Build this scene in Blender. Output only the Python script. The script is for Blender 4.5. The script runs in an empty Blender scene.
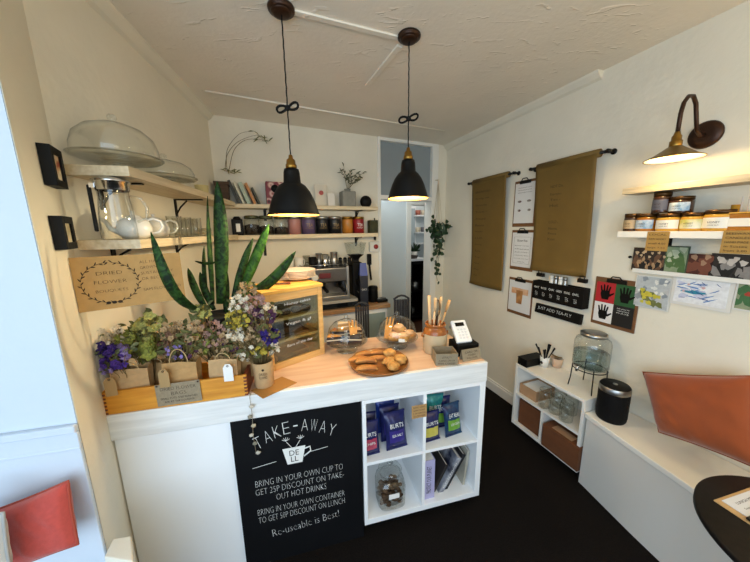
WORLD = 1.6; DAY = 47; HALL = 7; PEND = 11; SCONCE = 3.2; SIDE = 11; BACKFILL = 16
EXPO = 0.14
import bpy, math, random
from mathutils import Vector as V, Matrix, Euler, noise
random.seed(11)
SC = bpy.context.scene
COL = SC.collection
R = math.radians
PI = math.pi

# ------------------------------------------------------------------ camera
H = 1.65
F = 280.0
PITCH, ROLL = R(10.3), R(-0.8)
FWD = V((0, math.cos(PITCH), -math.sin(PITCH)))
_r0 = V((1, 0, 0)); _u0 = _r0.cross(FWD)
RT = math.cos(ROLL) * _r0 + math.sin(ROLL) * _u0
UP = -math.sin(ROLL) * _r0 + math.cos(ROLL) * _u0
EYE = V((0, 0, H))
cam_d = bpy.data.cameras.new('camera'); cam = bpy.data.objects.new('camera', cam_d); COL.objects.link(cam)
cam_d.sensor_width = 36; cam_d.sensor_fit = 'HORIZONTAL'; cam_d.lens = 36 * F / 750; cam_d.clip_start = 0.02
cam.matrix_world = Matrix(((RT.x, UP.x, -FWD.x, 0), (RT.y, UP.y, -FWD.y, 0), (RT.z, UP.z, -FWD.z, H), (0, 0, 0, 1)))
SC.camera = cam

def ray(px, py): return (FWD * F + RT * (px - 375) + UP * (281 - py)).normalized()
def at_z(px, py, z):
    d = ray(px, py); return EYE + d * ((z - H) / d.z)
def depth(p): return (V(p) - EYE).dot(FWD)
def mpp(p): return depth(p) / F                      # metres per pixel at a place

class Frame:                                         # a wall or counter: x along it, y away from the viewer, z up
    def __init__(s, o, ang): s.o = V(o); s.a = ang; s.M = Matrix.Translation(s.o) @ Matrix.Rotation(ang, 4, 'Z'); s.I = s.M.inverted()
    def w(s, x, y, z): return s.M @ V((x, y, z))
    def l(s, p): return s.I @ V(p)
    def on(s, px, py, off=0.0):                      # the place on the plane y = -off that is seen at this spot
        o = s.w(0, -off, 0); n = s.M.to_3x3() @ V((0, 1, 0)); d = ray(px, py)
        return s.l(EYE + d * ((o - EYE).dot(n) / d.dot(n)))
CEIL = 2.62
L0 = V((-1.379, 2.545, 0)); R0 = V((0.877, 3.553, 0))
LF = Frame(L0, math.atan2(.983, -.1855))              # left wall (x = 0 at the far corner, negative towards us)
BF = Frame(L0, math.atan2(.408, .913))               # back wall
RF = Frame(R0, math.atan2(-.939, .344))              # right wall
CF = Frame((-1.077, 1.006, 0), math.atan2(.414, 1.686))   # counter, x = 0 at its left end, y = 0 its front
TOP = 0.935

# ------------------------------------------------------------------ materials
def lin(c):
    if isinstance(c, str):
        c = [int(c[i:i + 2], 16) / 255 for i in (0, 2, 4)]
    return tuple((x / 12.92 if x <= .04045 else ((x + .055) / 1.055) ** 2.4) for x in c)
_mc = {}
def mat(name, col, rough=.5, metal=0.0, var=0.0, vscale=20.0, bump=0.0, bscale=60.0, emit=None, estr=0, trans=0.0, sheen=0.0, spec=.5, stretch=None, col2=None, coat=0.0):
    if name in _mc: return _mc[name]
    m = bpy.data.materials.new(name); m.use_nodes = True; _mc[name] = m
    nt = m.node_tree; b = nt.nodes['Principled BSDF']; N = nt.nodes.new; L = nt.links.new
    c = lin(col)
    b.inputs['Base Color'].default_value = (*c, 1); b.inputs['Roughness'].default_value = rough; b.inputs['Metallic'].default_value = metal
    b.inputs['Specular IOR Level'].default_value = spec
    if coat: b.inputs['Coat Weight'].default_value = coat
    if sheen: b.inputs['Sheen Weight'].default_value = sheen
    if trans: b.inputs['Transmission Weight'].default_value = trans
    if emit: b.inputs['Emission Color'].default_value = (*lin(emit), 1); b.inputs['Emission Strength'].default_value = estr
    if var or col2 or bump:
        tc = N('ShaderNodeTexCoord'); mp = N('ShaderNodeMapping'); L(tc.outputs['Object'], mp.inputs['Vector'])
        if stretch: mp.inputs['Scale'].default_value = stretch
    if var or col2:
        nz = N('ShaderNodeTexNoise'); nz.inputs['Scale'].default_value = vscale; nz.inputs['Detail'].default_value = 4
        L(mp.outputs['Vector'], nz.inputs['Vector'])
        cr = N('ShaderNodeValToRGB'); L(nz.outputs['Fac'], cr.inputs['Fac'])
        cr.color_ramp.elements[0].position = .35; cr.color_ramp.elements[1].position = .65
        c2 = lin(col2) if col2 else tuple(min(1, x * (1 + var)) for x in c)
        c1 = c if col2 else tuple(x * (1 - var) for x in c)
        cr.color_ramp.elements[0].color = (*c1, 1); cr.color_ramp.elements[1].color = (*c2, 1)
        L(cr.outputs['Color'], b.inputs['Base Color'])
    if bump:
        nb = N('ShaderNodeTexNoise'); nb.inputs['Scale'].default_value = bscale; nb.inputs['Detail'].default_value = 5
        L(mp.outputs['Vector'], nb.inputs['Vector'])
        bp = N('ShaderNodeBump'); bp.inputs['Strength'].default_value = bump; bp.inputs['Distance'].default_value = .01
        L(nb.outputs['Fac'], bp.inputs['Height']); L(bp.outputs['Normal'], b.inputs['Normal'])
    return m
def wood(name, c1, c2, rough=.5, axis='X', scale=6.0, coat=0.0):
    s = {'X': (1, 14, 14), 'Y': (14, 1, 14), 'Z': (14, 14, 1)}[axis]
    return mat(name, c1, rough, col2=c2, vscale=scale, stretch=s, bump=.15, bscale=scale * 2, coat=coat)
def ramp_mat(name, stops, scale=14.0, rough=.5, kind='noise', distortion=0.0, detail=3):
    if name in _mc: return _mc[name]
    m = bpy.data.materials.new(name); m.use_nodes = True; _mc[name] = m
    nt = m.node_tree; b = nt.nodes['Principled BSDF']; N = nt.nodes.new; L = nt.links.new
    tc = N('ShaderNodeTexCoord')
    if kind == 'noise':
        t = N('ShaderNodeTexNoise'); t.inputs['Scale'].default_value = scale; t.inputs['Detail'].default_value = detail; t.inputs['Distortion'].default_value = distortion; out = t.outputs['Fac']
    else:
        t = N('ShaderNodeTexVoronoi'); t.inputs['Scale'].default_value = scale; out = t.outputs['Distance']
    L(tc.outputs['Object'], t.inputs['Vector'])
    cr = N('ShaderNodeValToRGB'); L(out, cr.inputs['Fac'])
    e = cr.color_ramp.elements
    while len(e) < len(stops): e.new(.5)
    for el, (p, c) in zip(e, stops): el.position = p; el.color = (*lin(c), 1)
    L(cr.outputs['Color'], b.inputs['Base Color']); b.inputs['Roughness'].default_value = rough
    return m
def glass(name, tint='FCFDFC', gloss=.42, rough=.02, base=.04, edge=.38):
    if name in _mc: return _mc[name]
    m = bpy.data.materials.new(name); m.use_nodes = True; _mc[name] = m
    nt = m.node_tree; N = nt.nodes.new; L = nt.links.new
    out = nt.nodes['Material Output']; nt.nodes.remove(nt.nodes['Principled BSDF'])
    tr = N('ShaderNodeBsdfTransparent'); tr.inputs['Color'].default_value = (*lin(tint), 1)
    gl = N('ShaderNodeBsdfGlossy'); gl.inputs['Roughness'].default_value = rough; gl.inputs['Color'].default_value = (.95, .97, .97, 1)
    lw = N('ShaderNodeLayerWeight'); lw.inputs['Blend'].default_value = .35
    mr = N('ShaderNodeMapRange'); mr.inputs['To Min'].default_value = base; mr.inputs['To Max'].default_value = gloss
    L(lw.outputs['Facing'], mr.inputs['Value'])
    cr = N('ShaderNodeValToRGB'); L(lw.outputs['Facing'], cr.inputs['Fac']); t_ = lin(tint)
    cr.color_ramp.elements[0].position = .45; cr.color_ramp.elements[0].color = (*t_, 1); cr.color_ramp.elements[1].position = 1.0; cr.color_ramp.elements[1].color = (*[x * edge for x in t_], 1)
    L(cr.outputs['Color'], tr.inputs['Color'])
    mx = N('ShaderNodeMixShader'); L(mr.outputs['Result'], mx.inputs['Fac']); L(tr.outputs[0], mx.inputs[1]); L(gl.outputs[0], mx.inputs[2])
    L(mx.outputs[0], out.inputs['Surface'])
    return m

# ------------------------------------------------------------------ mesh building
_dg = None
_glyph = {}
def glyphs(body, align='CENTER', thin=0.0, line=1.0):
    k = (body, align, thin, line)
    if k in _glyph: return _glyph[k]
    cu = bpy.data.curves.new('t', 'FONT'); cu.body = body; cu.size = 1; cu.align_x = align; cu.align_y = 'CENTER'; cu.resolution_u = 2
    cu.space_line = line; cu.offset = thin
    o = bpy.data.objects.new('t', cu); COL.objects.link(o)
    bpy.context.view_layer.update()
    dg = bpy.context.evaluated_depsgraph_get(); me = o.evaluated_get(dg).to_mesh()
    vs = [v.co.copy() for v in me.vertices]; fs = [list(p.vertices) for p in me.polygons]
    o.evaluated_get(dg).to_mesh_clear()
    bpy.data.objects.remove(o); bpy.data.curves.remove(cu)
    _glyph[k] = (vs, fs); return vs, fs

class MB:
    def __init__(s): s.v = []; s.f = []; s.mi = []; s.sm = []; s.k = 0; s.M = Matrix.Identity(4)
    def _add(s, pts, faces, smooth=False):
        o = len(s.v); s.v += [s.M @ V(p) for p in pts]
        for f in faces: s.f.append([o + i for i in f]); s.mi.append(s.k); s.sm.append(smooth)
    def box(s, x0, x1, y0, y1, z0, z1):
        s._add([(x0, y0, z0), (x1, y0, z0), (x1, y1, z0), (x0, y1, z0), (x0, y0, z1), (x1, y0, z1), (x1, y1, z1), (x0, y1, z1)],
               [(0, 3, 2, 1), (4, 5, 6, 7), (0, 1, 5, 4), (1, 2, 6, 5), (2, 3, 7, 6), (3, 0, 4, 7)]); return s
    def prism(s, poly, z0, z1):                       # polygon in x, y pulled up
        n = len(poly)
        s._add([(x, y, z0) for x, y in poly] + [(x, y, z1) for x, y in poly],
               [list(range(n - 1, -1, -1)), list(range(n, 2 * n))] + [(i, (i + 1) % n, n + (i + 1) % n, n + i) for i in range(n)]); return s
    def plate(s, poly, y0, y1):                       # polygon in x, z pulled along y
        n = len(poly)
        s._add([(x, y0, z) for x, z in poly] + [(x, y1, z) for x, z in poly],
               [list(range(n)), list(range(2 * n - 1, n - 1, -1))] + [(i, n + i, n + (i + 1) % n, (i + 1) % n) for i in range(n)]); return s
    def lathe(s, prof, seg=24, c=(0, 0, 0), smooth=True, a0=0):
        pts = []; rings = []
        for r, z in prof:
            if r < 1e-6: rings.append([len(pts)]); pts.append((c[0], c[1], c[2] + z))
            else:
                rings.append(list(range(len(pts), len(pts) + seg)))
                for i in range(seg):
                    a = a0 + 2 * PI * i / seg; pts.append((c[0] + r * math.cos(a), c[1] + r * math.sin(a), c[2] + z))
        fs = []
        for A, B in zip(rings, rings[1:]):
            for i in range(seg):
                j = (i + 1) % seg
                if len(A) == 1 and len(B) == 1: continue
                if len(A) == 1: fs.append((A[0], B[i], B[j]))
                elif len(B) == 1: fs.append((A[i], B[0], A[j]))
                else: fs.append((A[i], B[i], B[j], A[j]))
        s._add(pts, fs, smooth); return s
    def cyl(s, r, z0, z1, seg=20, c=(0, 0, 0), r1=None, smooth=True):
        r1 = r if r1 is None else r1
        return s.lathe([(0, z0), (r, z0), (r, z0), (r1, z1), (r1, z1), (0, z1)], seg, c, smooth)
    def tube(s, pts, r, seg=8, closed=False, smooth=True, flat=1.0):
        pts = [V(p) for p in pts]; n = len(pts); rr = r if isinstance(r, (list, tuple)) else [r] * n
        out = []; prev = None
        for i, p in enumerate(pts):
            a = pts[(i - 1) % n] if (closed or i > 0) else p; b = pts[(i + 1) % n] if (closed or i < n - 1) else p
            t = (b - a).normalized()
            if prev is None:
                h = V((0, 0, 1)) if abs(t.z) < .9 else V((1, 0, 0)); nx = t.cross(h).normalized()
            else:
                nx = prev - t * prev.dot(t); nx = nx.normalized() if nx.length > 1e-6 else t.orthogonal().normalized()
            prev = nx; ny = t.cross(nx)
            for k in range(seg):
                q = 2 * PI * k / seg; out.append(p + (nx * math.cos(q) + ny * math.sin(q) * flat) * rr[i])
        fs = []
        for i in range(n if closed else n - 1):
            j = (i + 1) % n
            for k in range(seg):
                l = (k + 1) % seg; fs.append((i * seg + k, i * seg + l, j * seg + l, j * seg + k))
        if not closed: fs += [list(range(seg - 1, -1, -1)), list(range((n - 1) * seg, n * seg))]
        s._add(out, fs, smooth); return s
    def ball(s, c, r, sc=(1, 1, 1), seg=12, rings=8, jit=0.0):
        pr = []
        pts = []; idx = []
        for i in range(rings + 1):
            a = PI * i / rings
            if i in (0, rings): idx.append([len(pts)]); pts.append(V((0, 0, -math.cos(a))))
            else:
                idx.append(list(range(len(pts), len(pts) + seg)))
                for k in range(seg):
                    q = 2 * PI * k / seg; pts.append(V((math.sin(a) * math.cos(q), math.sin(a) * math.sin(q), -math.cos(a))))
        if jit: pts = [p * (1 + jit * noise.noise(p * 2.3 + V(c) * 40)) for p in pts]
        pts = [(c[0] + p.x * r * sc[0], c[1] + p.y * r * sc[1], c[2] + p.z * r * sc[2]) for p in pts]
        fs = []
        for A, B in zip(idx, idx[1:]):
            for i in range(seg):
                j = (i + 1) % seg
                if len(A) == 1: fs.append((A[0], B[j], B[i]))
                elif len(B) == 1: fs.append((A[i], A[j], B[0]))
                else: fs.append((A[i], A[j], B[j], B[i]))
        s._add(pts, fs, True); return s
    def grid(s, fn, nu, nv, thick=0.0, smooth=True):  # fn(u, v) -> point
        P = [V(fn(i / nu, j / nv)) for j in range(nv + 1) for i in range(nu + 1)]
        q = [(j * (nu + 1) + i, j * (nu + 1) + i + 1, (j + 1) * (nu + 1) + i + 1, (j + 1) * (nu + 1) + i) for j in range(nv) for i in range(nu)]
        s._add(P, q, smooth); return s
    def leaf(s, base, tip, w, bend=V((0, 0, 0)), side=None, n=6, fold=.15):
        base, tip = V(base), V(tip); d = tip - base
        sd = V(side) if side is not None else d.cross(V((.3, -.8, .5)))
        sd = sd.normalized() if sd.length > 1e-6 else V((1, 0, 0)); nm = d.cross(sd).normalized()
        pts = []; fs = []
        for i in range(n + 1):
            t = i / n; c = base + d * t + V(bend) * math.sin(PI * t); ww = w * .5 * max(.02, math.sin(PI * min(1, .08 + t * .92)) ** .8)
            pts += [c - sd * ww, c + nm * ww * fold * 2, c + sd * ww]
        for i in range(n):
            a = i * 3; fs += [(a, a + 1, a + 4, a + 3), (a + 1, a + 2, a + 5, a + 4)]
        s._add(pts, fs, True); return s
    def text(s, body, M, size=None, width=None, height=None, align='CENTER', thin=0.0, line=1.0):
        vs, fs = glyphs(body, align, thin, line)
        if not vs: return s
        x0 = min(v.x for v in vs); x1 = max(v.x for v in vs); y0 = min(v.y for v in vs); y1 = max(v.y for v in vs)
        sx = size or 1; sy = sx
        if width: sx = width / (x1 - x0); sy = size or sx
        if height: sy = height / (y1 - y0); sx = sx if width else sy
        cx = (x0 + x1) / 2 if align == 'CENTER' else x0
        s._add([M @ V(((v.x - cx) * sx, 0, (v.y - (y0 + y1) / 2) * sy)) for v in vs], fs); return s   # text stands in x, z facing -y
    def build(s, name, m, parent=None, bevel=0.0, seg=2, solid=0.0, subsurf=0, loc=None, rot=None, sharp=None):
        me = bpy.data.meshes.new(name); me.from_pydata([tuple(v) for v in s.v], [], s.f)
        ms = m if isinstance(m, (list, tuple)) else [m]
        for q in ms: me.materials.append(q)
        me.polygons.foreach_set('material_index', s.mi); me.polygons.foreach_set('use_smooth', s.sm); me.update()
        o = bpy.data.objects.new(name, me); COL.objects.link(o)
        if parent is not None: o.parent = parent
        if loc is not None: o.location = loc
        if rot is not None: o.rotation_euler = rot if hasattr(rot, '__len__') else (0, 0, rot)
        if solid:
            q = o.modifiers.new('s', 'SOLIDIFY'); q.thickness = solid; q.offset = 0
        if subsurf:
            q = o.modifiers.new('ss', 'SUBSURF'); q.levels = q.render_levels = subsurf
        if bevel:
            q = o.modifiers.new('b', 'BEVEL'); q.width = bevel; q.segments = seg; q.limit_method = 'ANGLE'; q.angle_limit = R(35)
        return o

def tag(o, label=None, cat=None, group=None, kind=None):
    if label: o['label'] = label
    if cat: o['category'] = cat
    if group: o['group'] = group
    if kind: o['kind'] = kind
    return o
def thing(name, label, cat, loc=(0, 0, 0), rot=0.0, group=None):
    o = bpy.data.objects.new(name, None); COL.objects.link(o); o.empty_display_size = .05
    o.location = loc; o.rotation_euler = rot if hasattr(rot, '__len__') else (0, 0, rot)
    return tag(o, label, cat, group)
def struct(name, mb, m, parent=None, bevel=0.0, loc=None, rot=None, label=None):
    o = mb.build(name, m, parent, bevel, loc=loc, rot=rot)
    if parent is None: o['kind'] = 'structure'
    return o
def copy_tree(o, parent=None):
    c = o.copy(); COL.objects.link(c)
    if parent is not None: c.parent = parent
    for ch in list(o.children): copy_tree(ch, c)
    return c
def T(x, y, z): return Matrix.Translation((x, y, z))
def RX(a): return Matrix.Rotation(R(a), 4, 'X')
def RY(a): return Matrix.Rotation(R(a), 4, 'Y')
def RZ(a): return Matrix.Rotation(R(a), 4, 'Z')

# ------------------------------------------------------------------ palette
m_wall = mat('plaster_wall', 'E8E1CF', .85, var=.03, vscale=3, bump=.25, bscale=25)
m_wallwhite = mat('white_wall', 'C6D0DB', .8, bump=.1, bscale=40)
m_ceil = mat('artex_ceiling', 'EFE6D6', .9, var=.02, vscale=4)
m_white = mat('white_paint', 'F0F2F4', .5)
m_gloss = mat('white_gloss_trim', 'EDEAE2', .35)
m_black = mat('black_matt', '070707', .55, spec=.2)
m_blackmetal = mat('black_metal', '080706', .45, spec=.3)
m_brass = mat('aged_brass', '9A7638', .35, metal=1)
m_bronze = mat('dark_bronze', '3A2417', .4, metal=.6)
m_chrome = mat('chrome', 'C9C9C9', .18, metal=1)
m_steel = mat('brushed_steel', 'A8A8A6', .35, metal=1)
m_glass = glass('clear_glass')
m_glass2 = glass('thick_glass', 'F8F9F7', .5, base=.05)
m_pane = glass('cabinet_pane', 'E6ECE6', .35, base=.06)
m_kraft = mat('kraft_paper', 'B08A58', .85, var=.06, vscale=60)
m_kraftdark = mat('brown_wrapping_paper', '6C531F', .75, var=.05, vscale=8)
m_greykraft = mat('grey_kraft_card', '8E8068', .85, var=.08, vscale=80)
m_ink = mat('brown_ink', '2C1F12', .8)
m_blackink = mat('black_ink', '121212', .8)
m_chalk = mat('chalk', 'E6E6E2', .9)
m_paper = mat('white_paper', 'E9E8E4', .8)
m_pine = wood('pine', 'C99A58', 'DDB473', .5, 'X', 4)
m_shelf = wood('limed_shelf_board', 'C9B590', 'DDCDAE', .55, 'X', 4)
m_crate = wood('orange_pine', 'C47E1E', 'DA9830', .5, 'X', 4)
m_yellowpine = wood('yellow_pine', 'C9953F', 'DDAF5A', .45, 'X', 3)
m_top = wood('pink_beech_laminate', 'D6AE8E', 'E3C4A8', .4, 'X', 2.5)
m_fascia = wood('whitewashed_board', 'DADBDA', 'EBECEB', .5, 'X', 3)
m_walnut = wood('dark_wood', '2A1A12', '3A251A', .5, 'X', 5)
m_clip = wood('brown_hardboard', '6A4526', '7A5230', .6, 'X', 5)
m_leaf = mat('dark_leaf', '1E3A1E', .5, var=.25, vscale=30)
m_white_china = mat('white_china', 'E8E5DD', .22)
# ------------------------------------------------------------------ the setting
def artex():
    m = _mc['artex_ceiling']; nt = m.node_tree; N = nt.nodes.new; L = nt.links.new; b = nt.nodes['Principled BSDF']
    tc = N('ShaderNodeTexCoord'); mp = N('ShaderNodeMapping'); mp.inputs['Rotation'].default_value = (0, 0, R(24)); mp.inputs['Scale'].default_value = (3, 9, 3)
    L(tc.outputs['Object'], mp.inputs['Vector'])
    n1 = N('ShaderNodeTexNoise'); n1.inputs['Scale'].default_value = 2.6; n1.inputs['Detail'].default_value = 2; n1.inputs['Distortion'].default_value = 1.2
    L(mp.outputs['Vector'], n1.inputs['Vector'])
    r = N('ShaderNodeValToRGB'); r.color_ramp.elements[0].position = .62; r.color_ramp.elements[1].position = .7; L(n1.outputs['Fac'], r.inputs['Fac'])
    n2 = N('ShaderNodeTexNoise'); n2.inputs['Scale'].default_value = 45; n2.inputs['Detail'].default_value = 4; L(tc.outputs['Object'], n2.inputs['Vector'])
    ad = N('ShaderNodeMath'); ad.operation = 'MULTIPLY_ADD'; ad.inputs[1].default_value = .5; L(n2.outputs['Fac'], ad.inputs[0]); L(r.outputs['Color'], ad.inputs[2])
    bp = N('ShaderNodeBump'); bp.inputs['Strength'].default_value = .4; bp.inputs['Distance'].default_value = .008; L(ad.outputs[0], bp.inputs['Height']); L(bp.outputs['Normal'], b.inputs['Normal'])
artex()
m_floor = mat('dark_carpet', '120F0E', .95, col2='1D1815', vscale=160, bump=.5, bscale=220, spec=.1)
m_kfloor = wood('kitchen_boards', '4A2C1C', '5C3A26', .5, 'Y', 4)
m_hall = mat('pale_blue_wall', 'D3DCE0', .7)
m_trans = mat('grey_transom_panel', '8E979B', .4, var=.04, vscale=2)

struct('floor', MB().box(-2.4, 3.4, -1.6, 4.3, -.05, 0), m_floor)
struct('floor_hall', MB().box(-1.5, 3.2, 4.3, 8.6, -.05, 0), m_kfloor)
struct('ceiling', MB().box(-2.4, 3.4, -1.6, 8.6, CEIL, CEIL + .06), m_ceil)

# left wall up to its corner, the splayed reveal, the pillar by the window
CX = (V((-1.092, 1.023, 0)) - L0).dot(V((-.1855, .983, 0)))       # -1.62: where the straight part ends
struct('wall_left', MB().box(CX, .06, 0, .1, 0, CEIL), m_wall, loc=LF.o, rot=LF.a)
PC = LF.w(CX, 0, 0); PE = V((-.935, .785, 0))
pd = V((-.974, -.227, 0))
far = PE + pd * 1.1
struct('wall_left_reveal', MB().prism([(PC.x, PC.y), (PE.x, PE.y), (PE.x - .06, PE.y + .03), (PC.x - .12, PC.y)], 0, CEIL), m_wall)
p2 = PE + pd * .02
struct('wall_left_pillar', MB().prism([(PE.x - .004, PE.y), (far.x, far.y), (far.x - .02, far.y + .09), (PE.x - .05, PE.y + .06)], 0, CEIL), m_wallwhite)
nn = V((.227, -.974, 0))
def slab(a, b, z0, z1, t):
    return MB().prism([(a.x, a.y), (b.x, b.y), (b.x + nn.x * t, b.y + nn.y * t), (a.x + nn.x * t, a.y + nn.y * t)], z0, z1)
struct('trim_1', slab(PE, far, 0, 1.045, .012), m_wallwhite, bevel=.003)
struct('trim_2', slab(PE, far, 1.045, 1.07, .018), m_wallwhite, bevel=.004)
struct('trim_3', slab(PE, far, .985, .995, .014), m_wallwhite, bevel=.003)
# boxed-in plinth between pillar and counter
b0 = V((-.915, .80, 0)); b1 = V((-.90, .95, 0))
tp = [at_z(*p, .62) for p in ((104, 557), (133.5, 562), (131, 535.5), (113, 538.5))]
struct('trim_4', MB().prism([(p.x, p.y) for p in tp], 0, .62), m_wall, bevel=.004)

# back wall, built around the doorway
TL = BF.on(377, 140).x; OL = BF.on(380.5, 200).x; OR = BF.on(431, 200).x; TR = BF.on(437, 200).x; WR = (R0 - L0).length
zb0, zb1 = BF.on(405, 200).z, BF.on(405, 196).z
zt = BF.on(405, 143.5).z; ztt = BF.on(405, 140).z
wb = MB(); wb.box(-.3, TL, 0, .12, 0, CEIL).box(TR, 4.4, 0, .12, 0, CEIL)
if ztt < CEIL - .005: wb.box(TL, TR, 0, .12, ztt, CEIL)
struct('wall_back', wb, m_wall, loc=BF.o, rot=BF.a)
dr = MB(); dr.box(TL, OL, -.015, .13, 0, ztt).box(OR, TR, -.015, .13, 0, ztt).box(OL, OR, -.015, .13, zb0, zb1).box(OL, OR, -.015, .13, zt, ztt)
door = struct('door_1', dr, m_gloss, loc=BF.o, rot=BF.a, bevel=.004)
MB().box(OL, OR, .03, .05, zb1, zt).build('transom_panel', m_trans, door)
# hallway behind: far wall with a second doorway, side walls
HD = .7
a0 = BF.on(406, 250, -HD).x; a1 = BF.on(410.5, 250, -HD).x; a2 = BF.on(428, 250, -HD).x; az = BF.on(418, 205, -HD).z
hw = MB().box(-.2, a0, HD, HD + .1, 0, CEIL).box(a2 + .05, 4.4, HD, HD + .1, 0, CEIL).box(a0, a2 + .05, HD, HD + .1, az + .05, CEIL)
struct('wall_hall', hw, m_hall, loc=BF.o, rot=BF.a)
struct('wall_hall_left', MB().box(-.2, -.1, .12, HD, 0, CEIL), m_hall, loc=BF.o, rot=BF.a)
struct('wall_hall_right', MB().box(4.3, 4.4, .12, HD + 1.3, 0, CEIL), m_hall, loc=BF.o, rot=BF.a)
struct('door_2', MB().box(a0, a1, HD - .02, HD + .12, 0, az + .05).box(a2, a2 + .05, HD - .02, HD + .12, 0, az + .05).box(a1, a2, HD - .02, HD + .12, az, az + .05), m_gloss, bevel=.004, loc=BF.o, rot=BF.a)
KD = HD + 1.15
struct('wall_kitchen', MB().box(.6, 4.4, KD, KD + .1, 0, CEIL), m_hall, loc=BF.o, rot=BF.a)
struct('wall_kitchen_left', MB().box(.5, .6, HD + .1, KD, 0, CEIL), m_hall, loc=BF.o, rot=BF.a)

# right wall with skirting, coving along the ceiling
struct('wall_right', MB().box(-.06, 5.3, 0, .1, 0, CEIL), m_wall, loc=RF.o, rot=RF.a)
struct('baseboard_right', MB().box(0, 5.2, -.018, 0, 0, .09).box(0, 5.2, -.012, 0, .09, .11), m_gloss, loc=RF.o, rot=RF.a, bevel=.004)
cove = [(0, 0), (-.05, 0), (-.045, -.012), (-.02, -.04), (0, -.05)]
def coving(name, fr, x0, x1):
    m = MB(); n = len(cove)
    m._add([(x0, y, CEIL + z) for y, z in cove] + [(x1, y, CEIL + z) for y, z in cove], [list(range(n)), list(range(2 * n - 1, n - 1, -1))] + [(i, n + i, n + (i + 1) % n, (i + 1) % n) for i in range(n)])
    struct(name, m, m_wall, loc=fr.o, rot=fr.a)
coving('trim_5', RF, 0, RF.on(601, 71, .02).x)
coving('trim_6', LF, CX, 0)
# plaster ridge across the ceiling
struct('trim_8', MB().tube([(-1.16, 2.15, CEIL), (-.3, 2.56, CEIL), (.72, 3.03, CEIL)], .009, 8), m_ceil)

# shop front behind the viewer: a wall with one wide window
fw = MB().box(-2.3, 3.0, -1.5, -1.4, 0, .55).box(-2.3, 3.0, -1.5, -1.4, 2.4, CEIL).box(-2.3, -1.9, -1.5, -1.4, .55, 2.4).box(.9, 3.0, -1.5, -1.4, .55, 2.4)
struct('wall_front', fw, m_wall)
wf = MB()
for x in (-1.9, -.55, .85): wf.box(x, x + .05, -1.48, -1.42, .55, 2.4)
wf.box(-1.9, .9, -1.48, -1.42, .55, .6).box(-1.9, .9, -1.48, -1.42, 2.35, 2.4)
win = struct('window_1', wf, m_gloss)
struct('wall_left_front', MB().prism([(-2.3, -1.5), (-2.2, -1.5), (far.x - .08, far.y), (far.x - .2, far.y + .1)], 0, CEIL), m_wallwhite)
struct('pavement', MB().box(-6, 6, -8, -1.5, -.3, -.2), mat('grey_paving', 'B4B4B0', .9))

# ------------------------------------------------------------------ light
W = bpy.data.worlds.new('world'); SC.world = W; W.use_nodes = True
bg = W.node_tree.nodes['Background']; bg.inputs['Color'].default_value = (.62, .80, 1.0, 1); bg.inputs['Strength'].default_value = WORLD
def light(name, kind, loc, power, col, size=.1, rot=None, **k):
    d = bpy.data.lights.new(name, kind); d.energy = power; d.color = col
    o = bpy.data.objects.new(name, d); COL.objects.link(o); o.location = loc
    if kind == 'AREA': d.size = size
    elif kind in ('POINT', 'SPOT'): d.shadow_soft_size = size
    if rot: o.rotation_euler = rot
    for a, b in k.items(): setattr(d, a, b)
    return o
wl = light('window_daylight', 'AREA', (-.5, -1.38, 1.5), DAY, (.62, .81, 1.0), 2.7, (R(90), 0, 0), shape='RECTANGLE', size_y=1.8)
light('hall_fill_light', 'POINT', BF.w(1.9, .4, 2.4), HALL, (.9, .96, 1.0), .1)  # fill light added to brighten the hall, no fitting behind it
light('kitchen_fill_light', 'POINT', BF.w(2.9, HD + .5, 2.3), HALL * 1.2, (1.0, .95, .88), .1)  # added fill so the kitchen reads brighter through the doorway, not a lamp there
WARM = (1.0, .82, .50)
light('unseen_warm_light', 'POINT', (.7, -.9, 1.75), BACKFILL, (1.0, .91, .74), .3)  # unseen warm fill added behind the camera to lift the room's ambient light
light('unseen_warm_light', 'POINT', RF.w(3.4, -.35, 2.05), SIDE, (1.0, .76, .40), .12)
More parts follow.
